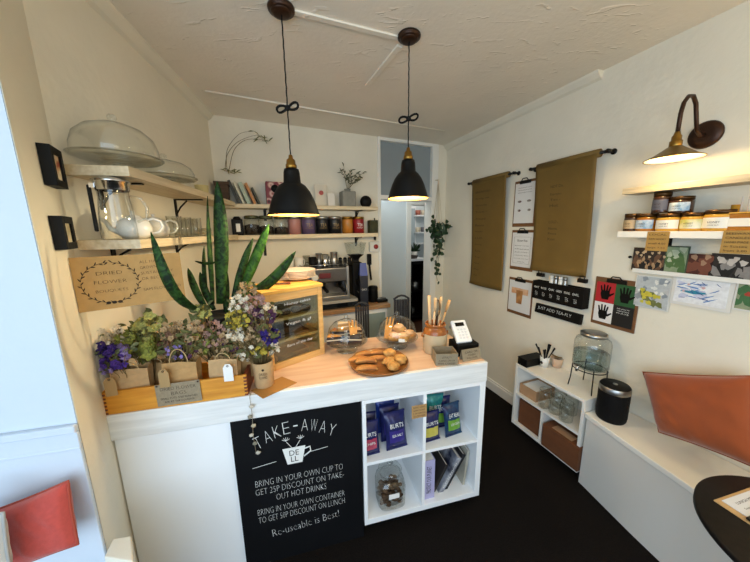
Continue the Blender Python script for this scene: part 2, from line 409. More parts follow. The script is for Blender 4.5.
# ------------------------------------------------------------------ pendants, trunking, wall lamp
def pendant(name, label, x, y, zrim, dia, knot, prof_h=.22, kx=0.0):
    t = thing(name, label, 'pendant lamp', (x, y, CEIL), 0, 'black pendant lamps over the counter')
    MB().lathe([(0, 0), (.056, 0), (.056, 0), (.059, -.005), (.059, -.005), (.057, -.014), (.046, -.018), (.046, -.018), (.043, -.025), (.03, -.03), (0, -.031)], 28).build('ceiling_rose', m_bronze, t)
    zr = zrim - CEIL; zt = zr + prof_h; r = dia / 2
    n = 60; pts = [V((.0007 * math.cos(i * 1.3), .0007 * math.sin(i * 1.3), -.03 + (zt + .05 + .03) * i / n)) for i in range(n + 1)]
    MB().tube(pts, .0032, 6).build('cord', m_black, t)
    k = MB(); zk = knot - CEIL
    for s, a in ((1, .3), (-1, -.2)):
        k.tube([V((s * .002, 0, zk)) + V((s * (.024 * (1 - math.cos(q)) ), .006 * math.sin(q * 2), .014 * math.sin(q) + a * .02 * (1 - math.cos(q)))) for q in [2 * PI * i / 14 for i in range(15)]], .0055, 6)
    k.ball((0, 0, zk), .014, (1, .8, 1)); k.build('cord_knot', m_black, t)
    MB().lathe([(.006, zt + .062), (.009, zt + .06), (.011, zt + .045), (.02, zt + .038), (.022, zt + .02), (.026, zt + .016), (.026, zt), (.018, zt - .004), (0, zt - .004)], 24).build('lamp_holder', m_brass, t)
    h = prof_h
    pr = [(.018, zt), (.034, zt - .004), (.038, zt - .02), (.041, zt - h * .30), (r * .50, zt - h * .36), (r * .66, zt - h * .48), (r * .80, zt - h * .64), (r * .90, zt - h * .80), (r * .965, zt - h * .93), (r, zr + .006), (r + .003, zr + .002), (r, zr)]
    MB().lathe(pr, 40).build('lamp_shade', m_black_shade, t)
    pi = [(p[0] - .003, p[1] - .002) for p in pr[2:-2]] + [(r - .001, zr + .0005)]
    MB().lathe(pi, 40).build('shade_lining', m_lining, t)
    MB().ball((0, 0, zr + .06), .027, (1, 1, 1.15), 16, 10).build('bulb', m_bulb, t)
    light('pendant_bulb', 'POINT', (x, y, zrim - .008), PEND, WARM, .03)
    return t
m_black_shade = mat('black_shade', '040404', .55, spec=.25)
m_lining = mat('cream_lining', 'B8863C', .5)
m_bulb = mat('lit_bulb', 'FFE3AE', .5, emit='FFC873', estr=5)
pendant('pendant_lamp', 'black pendant lamp with the larger bell shade, hanging above the display cabinet', -.396, 1.427, 1.728, .248, 2.215)
pendant('pendant_lamp', 'black pendant lamp hanging in front of the doorway, over the cake domes', .19, 1.618, 1.82, .222, 2.23, .205)
tk = MB()
def strip(a, b, w, h):
    a, b = V(a), V(b); d = (b - a).normalized(); s = V((-d.y, d.x, 0)) * w / 2
    tk.prism([((a + s).x, (a + s).y), ((b + s).x, (b + s).y), ((b - s).x, (b - s).y), ((a - s).x, (a - s).y)], CEIL - h, CEIL - .0005)
strip((-.37, 1.44, 0), (.16, 1.64, 0), .03, .010)
tag(tk.build('cable_trunking', m_ceil, bevel=.002), 'white cable trunking joining the two ceiling roses', 'cable cover', 'white ceiling trunking')
tk = MB(); strip((.15, 1.69, 0), (-.036, 2.108, 0), .032, .012)
tag(tk.build('cable_trunking', m_ceil, bevel=.002), 'short white cable trunking running from the rear rose toward the back wall', 'cable cover', 'white ceiling trunking')

# wall lamp with swan neck
lp = RF.on(706, 135); ls = lp.x; lz = lp.z
off = .225
rim = RF.on(673, 160, off)
t = thing('wall_lamp', 'brass swan neck wall lamp with lit cone shade above the honey shelf', 'wall lamp', RF.w(ls, 0, lz), RF.a)
MB().lathe([(0, .0), (.062, 0), (.064, .006), (.058, .016), (.03, .02), (0, .02)], 32).build('backplate', m_bronze, t, rot=(R(90), 0, 0))
dx = rim.x - ls; zz = rim.z - lz + .006
MB().tube([(0, -.015, 0), (dx * .1, -.05, -.005), (dx * .22, -.085, .015), (dx * .34, -.105, .07), (dx * .45, -.125, .125), (dx * .6, -.155, .155), (dx * .78, -.19, .15), (dx * .92, -.215, .12), (dx, -off, .075), (dx, -off, zz + .09)], .0085, 12).build('swan_neck_arm', m_bronze, t)
MB().lathe([(0, .118), (.010, .118), (.013, .105), (.018, .098), (.018, .08), (.023, .078), (.023, .048), (.02, .045), (0, .045)], 24, (dx, -off, zz)).build('lamp_holder', m_brass, t)
MB().lathe([(.02, .056), (.026, .053), (.044, .039), (.08, .013), (.106, .0), (.107, -.003), (.104, -.002), (.078, .010), (.042, .035), (.022, .048)], 40, (dx, -off, zz)).build('lamp_shade', mat('antique_brass_shade', '8A7040', .35, metal=.8), t)
MB().lathe([(.102, -.0015), (.076, .0075), (.04, .0325), (.02, .045)], 40, (dx, -off, zz)).build('shade_lining', mat('ivory_lining', 'F0E6CC', .5), t)
MB().ball((dx, -off, zz + .018), .026, (1, 1, .9), 16, 10).build('bulb', m_bulb, t)
light('sconce_bulb', 'POINT', RF.w(rim.x, -off, rim.z - .006), SCONCE, (1.0, .70, .32), .025)

# ------------------------------------------------------------------ counter
LEN = 1.736; DEP = .52
t = thing('worktop', 'pale wooden counter top with thick whitewashed front edge', 'counter', CF.o, CF.a)
MB().box(0, LEN - .002, .022, DEP, TOP - .03, TOP).build('worktop_board', m_top, t, bevel=.003)
MB().box(-.005, LEN, 0, .022, .82, TOP - .0005).build('front_edge_board', m_fascia, t, bevel=.003)
MB().box(LEN - .02, LEN, .0225, DEP, .82, TOP - .031).build('end_edge_board', m_fascia, t, bevel=.002)
t = thing('counter_unit', 'plain white counter base panel below the flower crate', 'counter', CF.o, CF.a)
MB().box(-.004, 1.03, .018, .038, 0, .819).build('front_panel', m_white, t)
MB().box(.03, 1.03, .3, DEP - .02, 0, .819).build('rear_carcass', m_white, t)
t = thing('cube_shelf', 'white two by two cube shelf built into the counter end', 'shelf unit', CF.o, CF.a)
x0, x1, xm = 1.034, 1.733, 1.372; zb, zm = .076, .462
MB().box(x0, x0 + .02, .002, .39, zb, .819).box(x1 - .034, x1, .002, .39, zb, .819).box(x0 + .02, x1 - .034, .002, .39, zb, zb + .034).box(x0 + .02, x1 - .034, .002, .39, .80, .819).build('carcass', m_white, t, bevel=.0015)
MB().box(x0 + .02, x1 - .034, .004, .38, zm - .018, zm).build('shelf_board', m_white, t)
MB().box(xm - .009, xm + .009, .003, .38, zm, .80).build('divider', m_white, t); MB().box(xm - .009, xm + .009, .003, .38, zb + .034, zm - .018).build('divider', m_white, t)
MB().box(x0, x1, .3905, .398, zb, .819).build('back_panel', m_white, t)
MB().box(x0 + .01, x1 - .02, .05, .38, 0, zb - .001).build('plinth', m_black, t)

# chalkboard
bx0, bx1 = .436, 1.03
t = thing('chalkboard', 'large chalkboard on the counter front with take-away notice', 'chalkboard', CF.w((bx0 + bx1) / 2, 0, 0), CF.a)
hw_ = (bx1 - bx0) / 2
MB().box(-hw_, hw_, .006, .017, .004, .816).build('board', mat('chalkboard_black', '050609', .7, col2='08090D', vscale=5, spec=.2), t)
ch = MB()
word = 'TAKE-AWAY'; zc = .69
for i, c in enumerate(word):
    u = (i - 4) / 4; ch.text(c, T(-.02 + u * .17, .0052, zc + .055 * (1 - u * u)) @ RY(u * 18), height=.062 if c != '-' else .006, width=.030 if c not in '-' else .02, thin=-.03)
ch.build('chalk_title', m_chalk, t)
lines = [('BRING IN YOUR OWN CUP TO', .472, .415), ('GET 25P DISCOUNT ON TAKE-', .425, .42), ('OUT HOT DRINKS', .378, .24), ('BRING IN YOUR OWN CONTAINER', .312, .42), ('TO GET 50P DISCOUNT ON LUNCH', .266, .42)]
for s_, z, w_ in lines: MB().text(s_, T(-.012, .0052, z), width=w_, height=.033, thin=-.03).build('chalk_line', m_chalk, t)
MB().text('Re-useable is Best!', T(.0, .0052, .185) @ RY(-4), width=.33, height=.04, thin=-.03).build('chalk_line', m_chalk, t)
def strokes(x, z, k): return x * k - .012, .545 + (z - .598) * k
cu = MB()
def cp(pts): cu.plate([strokes(x, z, 1.25) for x, z in pts], .0045, .0055)
cp([(-.17, .61), (-.17, .6115), (-.085, .622), (-.085, .6205)]); cp([(.04, .635), (.04, .6365), (.11, .644), (.11, .6425)])
cp([(-.06, .668), (-.045, .598), (.01, .598), (.025, .668)])
def c3(x, z): a_, b_ = strokes(x, z, 1.25); return (a_, .005, b_)
cu.tube([c3(.022, .655), c3(.042, .66), c3(.044, .64), c3(.018, .622)], .0035, 6)
for sg in (-1, 1):
    cu.tube([c3(-.018 + sg * .005, .665), c3(-.018 + sg * .025, .695)], .0014, 5)
    for a_ in (-60, -30, 0, 30, 60): cu.tube([c3(-.018 + sg * .027, .70), c3(-.018 + sg * .027 + .016 * math.sin(R(a_)), .70 + .016 * math.cos(R(a_)))], .0012, 5)
cu.k = 1; q_ = c3(-.018, .632); cu.text('DE\nLL', T(q_[0], .004, q_[2]), height=.062, width=.044, line=.8)
cu.build('chalk_cup_drawing', [m_chalk, m_blackink], t)

# dried flower string over the chalkboard edge
gx = CF.on(252.5, 420); t = thing('dried_flower_string', 'thin thread of small dried flower heads dangling over the chalkboard corner', 'garland', CF.w(gx.x, -.008, .94), CF.a)
MB().tube([(0, .02, -.002), (0, .0, -.006), (.003, -.002, -.1), (-.002, -.002, -.2), (.004, -.002, -.29)], .0012, 5).build('thread', m_greykraft, t)
for i, (dx_, z, c) in enumerate(((.004, -.05, 'C9BFAE'), (-.006, -.10, '8F8878'), (.006, -.145, 'B5A78C'), (-.008, -.19, 'C8C0B0'), (.004, -.235, '85806F'), (.012, -.285, 'BDB5A6'))):
    MB().ball((dx_, -.006, z), .010, (1.1, .6, .8), 8, 6, .5).build('flower_head', mat('dried_head_' + 'abcdef'[i], c, .9), t)

# ------------------------------------------------------------------ in the cube shelf
def crisps(px, py, z, yoff, w, h, base, panel, word, label, tilt=10, rz=0, grp='crisp packets in the cube shelf', band=None, word2=None):
    q = CF.on(px, py, -yoff)
    t = thing('crisp_packet', label, 'crisp packet', CF.w(q.x, yoff, z), CF.a + R(rz), grp)
    def fn(u, v, s=1):
        e = max(0, math.sin(PI * u)) ** .5 * max(0, math.sin(PI * min(1, max(0, (v - .06) / .88)))) ** .5
        x = (u - .5) * w * (1 - .05 * math.sin(PI * v)); y = -s * .024 * e + .002 * math.sin(u * 23 + v * 9) * e
        return (RX(-tilt) @ V((x, y, v * h)))
    m = MB(); m.grid(lambda u, v: fn(u, v, 1), 14, 18).grid(lambda u, v: fn(1 - u, v, -1), 14, 18)
    m.build('packet', base, t)
    for v0, v1 in ((0, .05), (.95, 1)):
        b = MB(); b.grid(lambda u, v: RX(-tilt) @ V(((u - .5) * w, -.003 + .0015 * math.sin(u * 80), (v0 + (v1 - v0) * v) * h)), 30, 1); b.build('crimped_edge', base, t)
    p = MB(); p.grid(lambda u, v: V(fn(.14 + .72 * u, .2 + .32 * v, 1)) + V((0, -.0015, 0)), 10, 8)
    p.build('printed_panel', panel, t)
    if word:
        g = MB(); g.text(word, RX(-tilt) @ T(0, -.0275, h * .66), width=w * .62, height=h * .12)
        g.build('lettering', m_chalk, t)
        if word2: MB().text(word2, RX(-tilt) @ T(0, -.0275, h * .40), width=w * .5, height=h * .07).build('flavour_lettering', m_chalk, t)
    return t
def foil(n, c, c2=None): return mat(n, c, .3, metal=.15, col2=c2, vscale=30)
navy = foil('navy_foil', '151A4A', '1E2460'); purple = foil('violet_foil', '3A3080'); pinkp = foil('pink_foil', 'C4566A', 'A03A58'); teal = foil('teal_foil', '1C6E78', '2A8A80'); blue = foil('blue_foil', '1E3C8C', '243F9A'); limep = foil('lime_foil', '6FA03A'); lav = foil('lilac_foil', '7C74B8'); yel = foil('yellow_foil', 'C8BE5A')
zs = zm + .001
crisps(369.5, 445, zs, .05, .115, .19, navy, pinkp, 'BURTS', 'navy crisp packet with pink panel standing in the upper left cell beside the chalkboard', 8, 4, word2='CHIPS')
crisps(366, 440, zs, .13, .12, .19, navy, lav, 'BURTS', 'dark crisp packet behind the one with the pink panel', 6, -4)
crisps(397, 440, zs, .06, .125, .205, navy, purple, 'BURTS', 'navy and violet crisp packet leaning at the front of the middle stack', 12, 6, word2='SEA SALT')
crisps(391, 436, zs, .13, .12, .205, navy, purple, 'BURTS', 'navy crisp packet second from the front in the middle stack', 9, 4)
crisps(386, 432, zs, .2, .12, .205, blue, navy, 'BURTS', 'blue crisp packet at the very back of the middle stack', 6, 2)
crisps(431, 432, zs, .06, .12, .175, navy, yel, 'BURTS', 'navy crisp packet with yellow panel behind the kraft price card', 8, 6)
crisps(434, 424, zs, .16, .12, .215, teal, blue, 'BURTS', 'teal crisp packet standing tall at the back of the right cell', 4, -4)
crisps(454, 424, zs, .07, .115, .19, foil('navy_teal_foil', '141C48', '1A4A6A'), limep, 'EAT REAL', 'blue and teal crisp packet at the front right of the right cell', 12, 8, word2='SOUR CREAM')
crisps(443, 426, zs, .15, .11, .19, navy, limep, 'EAT REAL', 'dark blue crisp packet squeezed behind the front teal one', 8, 2)
q = CF.on(418, 412, .004)
t = thing('price_card', 'kraft price card propped on the divider between the crisp cells', 'card', CF.w(q.x + .008, -.004, q.z - .036), CF.a)
MB().box(-.042, .042, 0, .002, 0, .072).build('card', m_kraft, t, rot=(R(-3), 0, 0))
g = MB()
for i, s in enumerate(('BURTS CRISPS', 'HAND COOKED', '1.20 EACH', 'GLUTEN FREE')): g.text(s, T(0, -.0008, .06 - i * .016), width=.066, height=.008)
g.build('lettering', m_ink, t, rot=(R(-3), 0, 0))

def jar_profile(r, h, neck, base=.006): return [(0, 0), (r * .92, 0), (r, base), (r, h * .72), (r * .96, h * .8), (neck, h * .88), (neck, h)]
q = CF.on(390, 503, -.09); zf = zb + .0345
t = thing('biscuit_jar', 'square shouldered glass jar with lid holding brown biscuits in the lower left cell', 'jar', CF.w(q.x, .09, zf), CF.a)
def sq_loft(m, prof, seg=32, p=4.0):
    pts = []; n = len(prof)
    for r, z in prof:
        for i in range(seg):
            a = 2 * PI * i / seg; c, s = math.cos(a), math.sin(a); k = (abs(c) ** p + abs(s) ** p) ** (-1 / p); pts.append((r * k * c, r * k * s, z))
    fs = [(j * seg + i, j * seg + (i + 1) % seg, (j + 1) * seg + (i + 1) % seg, (j + 1) * seg + i) for j in range(n - 1) for i in range(seg)]
    m._add(pts, fs, True); return m
m = MB(); sq_loft(m, [(.03, .001), (.072, .002), (.078, .01), (.08, .12), (.074, .15), (.06, .165)]); m.build('glass_body', m_glass2, t)
MB().lathe([(.058, .165), (.056, .185), (.06, .19), (.066, .192), (.068, .20), (.06, .212), (.03, .222), (.012, .226), (.012, .236), (.018, .243), (.012, .25), (0, .251)], 28).build('lid', m_glass2, t)
m = MB(); rr = random.Random(3)
for i in range(130): m.ball((rr.uniform(-.06, .06), rr.uniform(-.06, .06), .014 + .085 * i / 130 + rr.uniform(-.004, .004)), .015, (1, .8, .45), 8, 5, .4)
tag(m.build('biscuit_filling', mat('brown_biscuit', '5A4330', .8, var=.2), t), kind='stuff')
MB().box(-.03, .03, -.0826, -.081, .085, .115).build('jar_label', m_paper, t)
def book(name, label, x, y, z, w, h, d, m_, rz=0, tilt=0, grp='books in the counter shelf', title=None, tm=None, cat='book'):
    # stands with its spine (width w) towards us; tilt leans it about y
    t = thing(name, label, cat, CF.w(x, y, z), (0, R(tilt), CF.a + R(rz)), grp)
    MB().box(0, .003, 0, d, 0, h).box(w - .003, w, 0, d, 0, h).box(.003, w - .003, 0, .004, 0, h).build('cover', m_, t, bevel=.001)
    MB().box(.0032, w - .0032, .0042, d - .004, .003, h - .003).build('page_block', m_paper, t)
    if title: MB().text(title, T(w / 2, -.0006, h / 2) @ RY(-90), width=h * .7, height=w * .4).build('spine_lettering', tm or m_ink, t)
    return t
xa = CF.on(423.5, 480, -.04).x
book('book', 'lilac box file standing upright against the divider', xm + .0105, .03, zf, .072, .255, .22, mat('lilac_card', 'B0ACD2', .6), 0, 0, title='PROTECT OUR PLANET', tm=m_blackink)
book('book', 'dark slim book lying tilted low beside the lilac file', 1.456, .06, zf, .018, .19, .17, mat('charcoal_cover', '2A2624', .6), 0, 26)
book('book', 'white and navy book leaning steeply in the lower right cell', 1.49, .05, zf, .03, .245, .19, mat('navy_white_cover', '20243A', .5, col2='C9CCD4', vscale=9), 0, 29, title='SLOW FOOD', tm=m_chalk)
book('book', 'black book leaning behind the white and navy one', 1.526, .06, zf, .026, .25, .19, mat('black_cover', '15151A', .5), 0, 29)
book('book', 'olive yellow book standing at the back of the lower right cell', 1.46, .28, zf, .05, .24, .09, mat('olive_cover', '8A7A30', .6), 0, 0)
book('book', 'pale thin book leaning on the cell side at the counter end', 1.655, .06, zf, .016, .235, .2, mat('pale_cover', 'B9B3A4', .6, col2='8F8878', vscale=8), 0, 6)
# ------------------------------------------------------------------ crate, paper bags and dried flowers
def ct(px, py, z=TOP): return CF.l(at_z(px, py, z))
CL, CR = -.008, .522; CD = .19; CH = .098
cz = TOP + .0005
t = thing('wooden_crate', 'long orange pine crate with finger joints at the left end of the counter', 'crate', CF.w(CL, .004, cz), CF.a)
w = CR - CL
MB().box(0, w, 0, .012, 0, CH).build('front_board', m_crate, t, bevel=.0015)
MB().box(0, w, CD - .012, CD, 0, CH).build('back_board', m_crate, t, bevel=.0015)
dark_end = wood('dark_red_end_grain', '5A2412', '7A3418', .5, 'Y', 5)
for xx, mm in ((0, m_crate), (w - .012, dark_end)): MB().box(xx - .0004, xx + .0124, .0122, CD - .0122, 0, CH).build('end_board', mm, t)
MB().box(.012, w - .012, .012, CD - .012, .001, .008).build('bottom_board', m_crate, t)
fj = MB()
for i in range(6):
    z = .002 + i * .016
    fj.box(-.0008, .012, -.0008, .012, z, z + .008).box(w - .012, w + .0008, -.0008, .012, z, z + .008)
fj.build('finger_joints', dark_end, t)
sgn = CF.on(179, 393, 0.0)
t = thing('card_sign', 'grey kraft card sign with small pins fixed to the crate front', 'sign', CF.w(sgn.x, -.0015, sgn.z), CF.a)
MB().box(-.082, .082, 0, .0025, -.048, .048).build('card', m_greykraft, t, rot=(0, R(-1), 0))
g = MB(); g.text('DRIED FLOWER', T(0, -.0006, .026), width=.13, height=.014, thin=-.015); g.text('BAGS', T(0, -.0006, .003), width=.055, height=.015, thin=-.015)
g.text('SMALL POTS AND BUNCHES', T(0, -.0006, -.017), width=.135, height=.008); g.text('ASK AT THE COUNTER', T(0, -.0006, -.032), width=.11, height=.008)
g.build('lettering', m_ink, t)
m = MB()
for sx in (-.075, .075): m.ball((sx, -.001, .042), .004, (1, .5, 1), 8, 6)
m.build('pin', m_bronze, t)

def bag(px, py, y, label, w, h, handle=True, tagc=None, tagx=0, rz=0, loop=.05, m_=None):
    q = CF.on(px, py, -y)                                     # px, py = middle of the bag's top edge
    zt = q.z; z0 = zt - h
    z0 = max(z0, TOP + .01)
    h = zt - z0
    t = thing('paper_bag', label, 'paper bag', CF.w(q.x, y, z0), CF.a + R(rz), 'kraft bags in the crate')
    d = .05; mm = m_ or m_kraft
    b = MB(); n = 12
    prof = [(-w/2, -d/2), (0, -d/2 - .002), (w/2, -d/2), (w/2 - .003, 0), (w/2, d/2), (0, d/2), (-w/2, d/2), (-w/2 + .003, 0)]
    pts = []
    for j in range(5):
        v = j / 4; k = 1 - .05 * v
        for i, (x, yy) in enumerate(prof): pts.append((x * (1 + .03 * math.sin(v * 5 + i)), yy * (1 - .25 * v * (1 if i in (3, 7) else .3)) + .002 * math.sin(v * 7 + i * 2), v * h + (.004 * math.sin(i * 2.2) if j == 4 else 0)))
    fs = [(j * 8 + i, j * 8 + (i + 1) % 8, (j + 1) * 8 + (i + 1) % 8, (j + 1) * 8 + i) for j in range(4) for i in range(8)] + [list(range(7, -1, -1))]
    b._add(pts, fs); b.build('bag_body', mm, t, solid=.0012)
    if handle:
        b = MB(); b.tube([(w * .27 * math.cos(a), -d / 2 + .004, h - .012 + loop * math.sin(a)) for a in [PI * i / 14 for i in range(15)]], .0022, 6); b.build('twine_handle', mat('twine', 'B79A6C', .9), t)
    if tagc:
        b = MB(); b.plate([(-.019, -.078), (.019, -.078), (.019, -.016), (.009, 0), (-.009, 0), (-.019, -.016)], -.0012, 0); tg = b.build('paper_tag', tagc, t, loc=(tagx, -d / 2 - (.031 if y < .1 else .008), h * .92))
        MB().lathe([(.0025, 0), (.0045, 0), (.0045, .001), (.0025, .001)], 10).build('eyelet', m_bronze, tg, loc=(0, -.002, -.008), rot=(R(90), 0, 0))
    return t
m_tag = mat('buff_tag', 'A5875A', .8); m_kraft2 = mat('pale_kraft', 'B8966A', .85, var=.06, vscale=50)
bag(131, 367, .05, 'kraft bag with buff tag at the left end of the crate', .125, .10, True, m_tag, -.05, 6, .04, m_kraft2)
bag(181, 360, .05, 'kraft bag with tall twine handle and tag in the middle of the crate', .13, .12, True, m_tag, -.045, -2, .07)
bag(224, 357, .05, 'kraft bag with white tag toward the right end of the crate', .115, .115, True, m_paper, .03, -4, .04, m_kraft2)
bag(156, 361, .135, 'kraft bag standing behind, between the left and middle bags', .11, .12, True, None, 0, 4, .04)
bag(243, 349, .135, 'kraft bag at the rear right corner of the crate', .11, .13, True, m_paper, -.05, -6, .04)

def fm(n, c): return mat(n, c, .85, var=.15, vscale=120)
F_PURPLE = fm('violet_petal', '4B2F8A'); F_DEEP = fm('deep_violet_petal', '2E1A6A'); F_LILAC = fm('lilac_petal', '8A78B0')
F_WHITE = fm('cream_petal', 'D9CDB6'); F_LIME = fm('lime_petal', 'A6A25A'); F_YEL = fm('yellow_petal', 'B7A23C'); F_BEIGE = fm('beige_petal', 'A88C66'); F_BROWN = fm('brown_petal', '6E4E3A'); F_PINK = fm('dusty_pink_petal', 'A98478'); F_PLUM = fm('plum_petal', '4A2440')
F_STEM = fm('dried_stem', '6B5A34'); F_LEAF = fm('olive_leaf', '55562C'); F_LEAF2 = fm('grey_green_leaf', '6E7350'); F_GREEN = fm('lime_leaf', '8C9040')
def bouquet(label, spots, y, foot, leaf, seed, n=60, nl=26, ex=None, depth_=.05, grp='dried bouquets'):
    # spots: list of (px, py, spread px, material, size m, share)
    rr = random.Random(seed)
    fq = CF.on(foot[0], foot[1], -y); base = CF.w(fq.x, y, fq.z)
    t = thing('dried_bouquet', label, 'dried flowers', base, CF.a, grp)
    pos = {}; st = MB(); lf = MB()
    for (px, py, sp, m_, size, share) in spots:
        k = pos.setdefault(m_.name, (m_, MB()))[1]
        for i in range(int(n * share * 1.35)):
            a = rr.uniform(0, 2 * PI); r = math.sqrt(rr.random()) * sp
            yy = y + rr.uniform(-depth_, depth_)
            q = CF.on(px + r * math.cos(a), py + r * math.sin(a) * .85, -yy)
            p = V((q.x - fq.x, yy - y, q.z - fq.z))
            s = size * rr.uniform(.65, 1.25)
            nrm = V((rr.uniform(-1, 1), -1, rr.uniform(-.4, 1))).normalized(); e1 = nrm.orthogonal().normalized(); e2 = nrm.cross(e1)
            npet = rr.choice((4, 5, 5, 6)); a0 = rr.random() * 6
            for j in range(npet):
                b = a0 + 2 * PI * j / npet; d = (e1 * math.cos(b) + e2 * math.sin(b))
                k.leaf(p, p + d * s * rr.uniform(.8, 1.1) + nrm * s * .45, s * .85, nrm * s * -.1, d.cross(nrm), 3, .25)
            k.ball(p + nrm * s * .1, s * .28, (1, 1, 1), 6, 4)
            if rr.random() < .5:
                mid = p * .5 + V((rr.uniform(-.012, .012), rr.uniform(-.01, .01), -.01))
                st.tube([V((p.x * .15, p.y * .2, -.04)), mid, p], .0012, 4)
    for (px, py, sp, m_, size, share) in spots:
        for i in range(int(nl * share)):
            a = rr.uniform(0, 2 * PI); r = math.sqrt(rr.random()) * sp
            yy = y + rr.uniform(-depth_, depth_ * .8); q = CF.on(px + r * math.cos(a), py + r * math.sin(a), -yy)
            p = V((q.x - fq.x, yy - y, q.z - fq.z)); d = V((rr.uniform(-1, 1), rr.uniform(-.6, .6), rr.uniform(-.5, 1))).normalized()
            lf.leaf(p, p + d * rr.uniform(.02, .042), rr.uniform(.009, .02), d.orthogonal() * .004, None, 4, .3)
    tag(st.build('stems', F_STEM, t), kind='stuff'); tag(lf.build('leaves', leaf, t), kind='stuff')
    for nm, (m_, b) in pos.items(): tag(b.build('blossoms', m_, t), kind='stuff')
    return t
bouquet('dried bouquet of deep violet and lilac flowers at the far left of the crate', [(103, 350, 9, F_DEEP, .017, .35), (114, 357, 14, F_PURPLE, .016, .45), (125, 352, 9, F_LILAC, .016, .3), (105, 367, 9, F_LILAC, .014, .2), (104, 338, 8, F_WHITE, .014, .2)], .05, (128, 378), F_LEAF2, 1, 64, 20)
bouquet('dried bouquet of lime green hydrangea heads above the middle bags', [(143, 330, 12, F_LIME, .02, .35), (130, 342, 14, F_GREEN, .024, .3), (152, 322, 12, F_LIME, .018, .25), (148, 348, 14, F_GREEN, .026, .25), (118, 334, 9, F_WHITE, .013, .1)], .10, (150, 372), F_LEAF, 2, 64, 46, depth_=.06)
bouquet('dried bouquet of beige and brown heads in the tall handled bag', [(178, 335, 16, F_BEIGE, .014, .5), (168, 345, 14, F_BROWN, .013, .3), (185, 348, 13, F_PLUM, .012, .2), (195, 330, 10, F_BEIGE, .014, .25), (176, 350, 10, F_LILAC, .012, .15)], .08, (182, 372), F_LEAF, 3, 90, 50, depth_=.06)
bouquet('dried bouquet with flat lime yarrow heads and dusty pink buds near the right bag', [(203, 312, 8, F_LIME, .015, .25), (212, 334, 15, F_PINK, .013, .4), (225, 342, 14, F_BEIGE, .013, .4), (198, 345, 12, F_GREEN, .018, .2), (228, 350, 10, F_PLUM, .012, .15)], .10, (222, 368), F_LEAF, 4, 84, 50, depth_=.06)

# the kraft pot with the large bouquet, at the right of the crate
q = ct(264, 388)
t = thing('kraft_flower_pot', 'round kraft covered pot with printed mark holding the large dried bouquet', 'pot', CF.w(q.x, q.y + .03, TOP + .0005), CF.a)
MB().lathe([(0, .001), (.04, 0), (.043, .003), (.046, .122), (.044, .124), (.042, .118), (.04, .06), (0, .06)], 28).build('pot_body', m_kraft2, t)
m = MB()
for i, s in enumerate(('DRIED', 'FLOWERS')): m.text(s, T(.004, -.0455, .075 - i * .017), width=.034, height=.012)
m.ball((.004, -.045, .095), .006, (1, .2, 1), 8, 6); m.build('printed_mark', m_ink, t)
fy = q.y + .03
bouquet('large dried bouquet of cream, yellow and plum flowers rising from the kraft pot', [(240, 304, 10, F_WHITE, .013, .22), (238, 320, 12, F_YEL, .012, .42), (252, 305, 14, F_PINK, .013, .3), (260, 318, 14, F_PLUM, .014, .26), (268, 312, 9, F_WHITE, .014, .14), (258, 334, 13, F_BEIGE, .014, .3), (270, 337, 9, F_DEEP, .017, .16), (236, 335, 9, F_WHITE, .014, .16), (262, 350, 9, F_YEL, .013, .16), (274, 348, 6, F_WHITE, .015, .06), (247, 352, 10, F_WHITE, .013, .1), (247, 290, 9, F_BEIGE, .011, .12)], fy, (262, 362), F_LEAF, 5, 130, 60, depth_=.045)

c = [ct(253, 390), ct(264, 398), ct(297, 384), ct(283, 376)]; c = [ct(251, 391), ct(263, 399), ct(297, 383), ct(282, 377)]
t = thing('kraft_card', 'kraft postcard lying flat on the counter before the display cabinet', 'card', CF.w(0, 0, TOP), CF.a)
MB().prism([(p.x, p.y) for p in c], .0008, .0028).build('card', mat('amber_kraft', 'A8783A', .75), t)

# ------------------------------------------------------------------ snake plant
sp = ct(222, 352); PY = .28
def at_y(px, py, y=PY): q = CF.on(px, py, -y); return V((q.x, y, q.z))
b0 = at_y(222, 345)
t = thing('snake_plant', 'tall snake plant with broad upright dark green leaves behind the flowers', 'plant', CF.w(b0.x, PY, TOP + .0005), CF.a)
MB().lathe([(0, 0), (.06, 0), (.065, .004), (.082, .30), (.084, .31), (.08, .31), (.077, .295), (0, .293)], 28).build('pot', mat('dark_plant_pot', '17191C', .4), t)
m_snake = ramp_mat('banded_leaf', [(.38, '0A1A08'), (.48, '17330F'), (.6, '2A4A1C')], 34, .6, distortion=1.5); m_snake2 = ramp_mat('banded_leaf_bright', [(.35, '122C0B'), (.5, '20460F'), (.62, '355A1C')], 34, .6, distortion=1.5)
for q_ in (m_snake, m_snake2): q_.node_tree.nodes['Principled BSDF'].inputs['Specular IOR Level'].default_value = .2
org = V((b0.x, PY, TOP + .0005))
